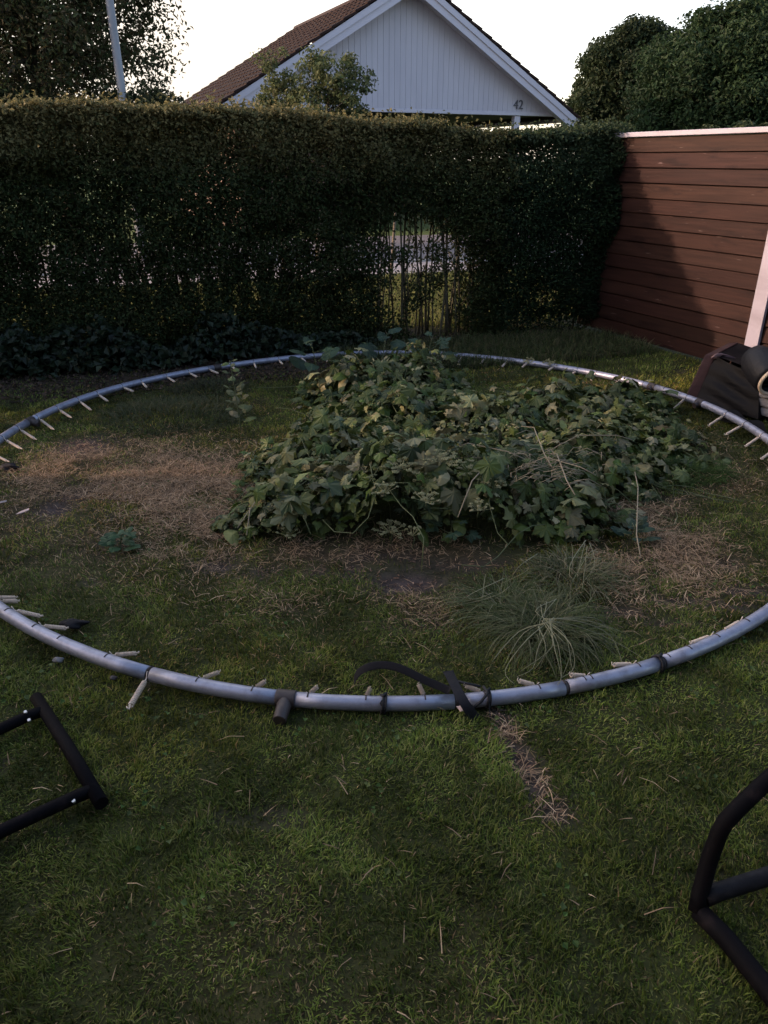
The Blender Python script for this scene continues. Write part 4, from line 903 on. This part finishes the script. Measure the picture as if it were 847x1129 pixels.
# ------------------------------------------------------------------ odd bits on the lawn
def scrap(name, label, cat, m, u, v, pts, h=.01, tilt=.3):
    c = at(u, v, 0); mb = MB(); mb.prism([(a, b, tilt*a) for a, b in pts], (0, 0, .003)); o = mb.build(name, m, None); o.location = (c[0], c[1], float(gz(c[0], c[1]))+.03); tag(o, label, cat); return o
scrap('paper_scrap', 'torn pinkish white scrap lying on the grass at the far left edge', 'litter', M['paper'], 27, 571, [(-.03, -.012), (0, -.02), (.035, -.005), (.02, .02), (-.01, .012)])
scrap('paper_scrap', 'thin pale scrap at the very left edge of the worn grass', 'litter', M['cloth'], 5, 562, [(-.03, 0), (.0, -.012), (.03, -.02), (.02, .005), (-.02, .015)])
p = at(66, 733, 0); clump('stone', 'small flat grey stone in the grass outside the near left of the ring', 'stone', M['stone'], (p[0], p[1], .012), (.02, .012), .018, 8)
p = at(126, 752, 0); clump('stone', 'small brownish stone in the grass under the ring, by the outward spring', 'stone', M['bracket'], (p[0], p[1], .01), (.014, .01), .014, 9)

# ------------------------------------------------------------------ unseen shed and tree at the left, added to shade the lawn
shed = empty('shade_shed', (-7.3, 1.3, 0)); tag(shed, 'unseen dark boarded shed added at the left to shade the lawn', 'shed')
mb = MB()
for i in range(20):
    zb = .02+i*.13; mb.box((-1.3, -2.1, zb), (1.3+.012*(i % 2), 2.1, zb+.132))
mb.build('wall', M['wood'], shed, attr=True)
mb = MB(); mb.prism([(-1.5, -2.3, 2.62), (1.5, -2.3, 2.62), (0, -2.3, 3.2)], (0, 4.6, 0)); mb.build('roof', M['tile'], shed)
mb = MB(); mb.box((1.32, -.5, .05), (1.35, .4, 2.05)); mb.build('door', M['brick'], shed)
tree('deciduous_tree', 'unseen small tree added at the left to filter the sun over the lawn', (-7.2, 4.35), (-7.2, 4.35, 2.9), (1.1, 1.05, 1.5), 60, 9000, .09, [(.04, .06, .025), (.05, .07, .03)], 4, tr=.07, clump=.28, shell=.2)

# the home behind the camera, unseen, added to darken the near lawn
shade_house = empty('shade_house', (0, -1.15, 0)); tag(shade_house, 'unseen low brick house added behind the viewpoint to shade the near lawn', 'house')
mb = MB(); mb.box((-5.2, -6, 0), (6.5, 0, 2.75)); mb.prism([(-5.2, -.01, 2.75), (-5.2, -5.99, 2.75), (-5.2, -3, 4.3)], (.2, 0, 0)); mb.build('wall', M['brick'], shade_house)
mb = MB(); mb.prism([(-5.5, .45, 2.62), (-5.5, .45, 2.78), (-5.5, -3, 4.6), (-5.5, -3, 4.4)], (12.3, 0, 0)); mb.build('roof_slope', M['tile'], shade_house)
mb = MB(); mb.prism([(-5.5, -6.45, 2.62), (-5.5, -6.45, 2.78), (-5.5, -3.01, 4.6), (-5.5, -3.01, 4.4)], (12.3, 0, 0)); mb.build('roof_slope', M['tile'], shade_house)
for x0 in (-3.8, 2.2):
    mb = MB(); mb.box((x0, .003, .95), (x0+1.6, .05, 2.15)); wf = mb.build('window', M['house_trim'], shade_house); mb = MB(); mb.box((x0+.08, .052, 1.03), (x0+1.52, .058, 2.07)); mb.build('pane', M['glass'], wf)
mb = MB(); mb.box((-1.0, .003, .02), (.9, .05, 2.12)); df = mb.build('door', M['house_trim'], shade_house); mb = MB(); mb.box((-.92, .052, .12), (.82, .058, 2.04)); mb.build('pane', M['glass'], df)
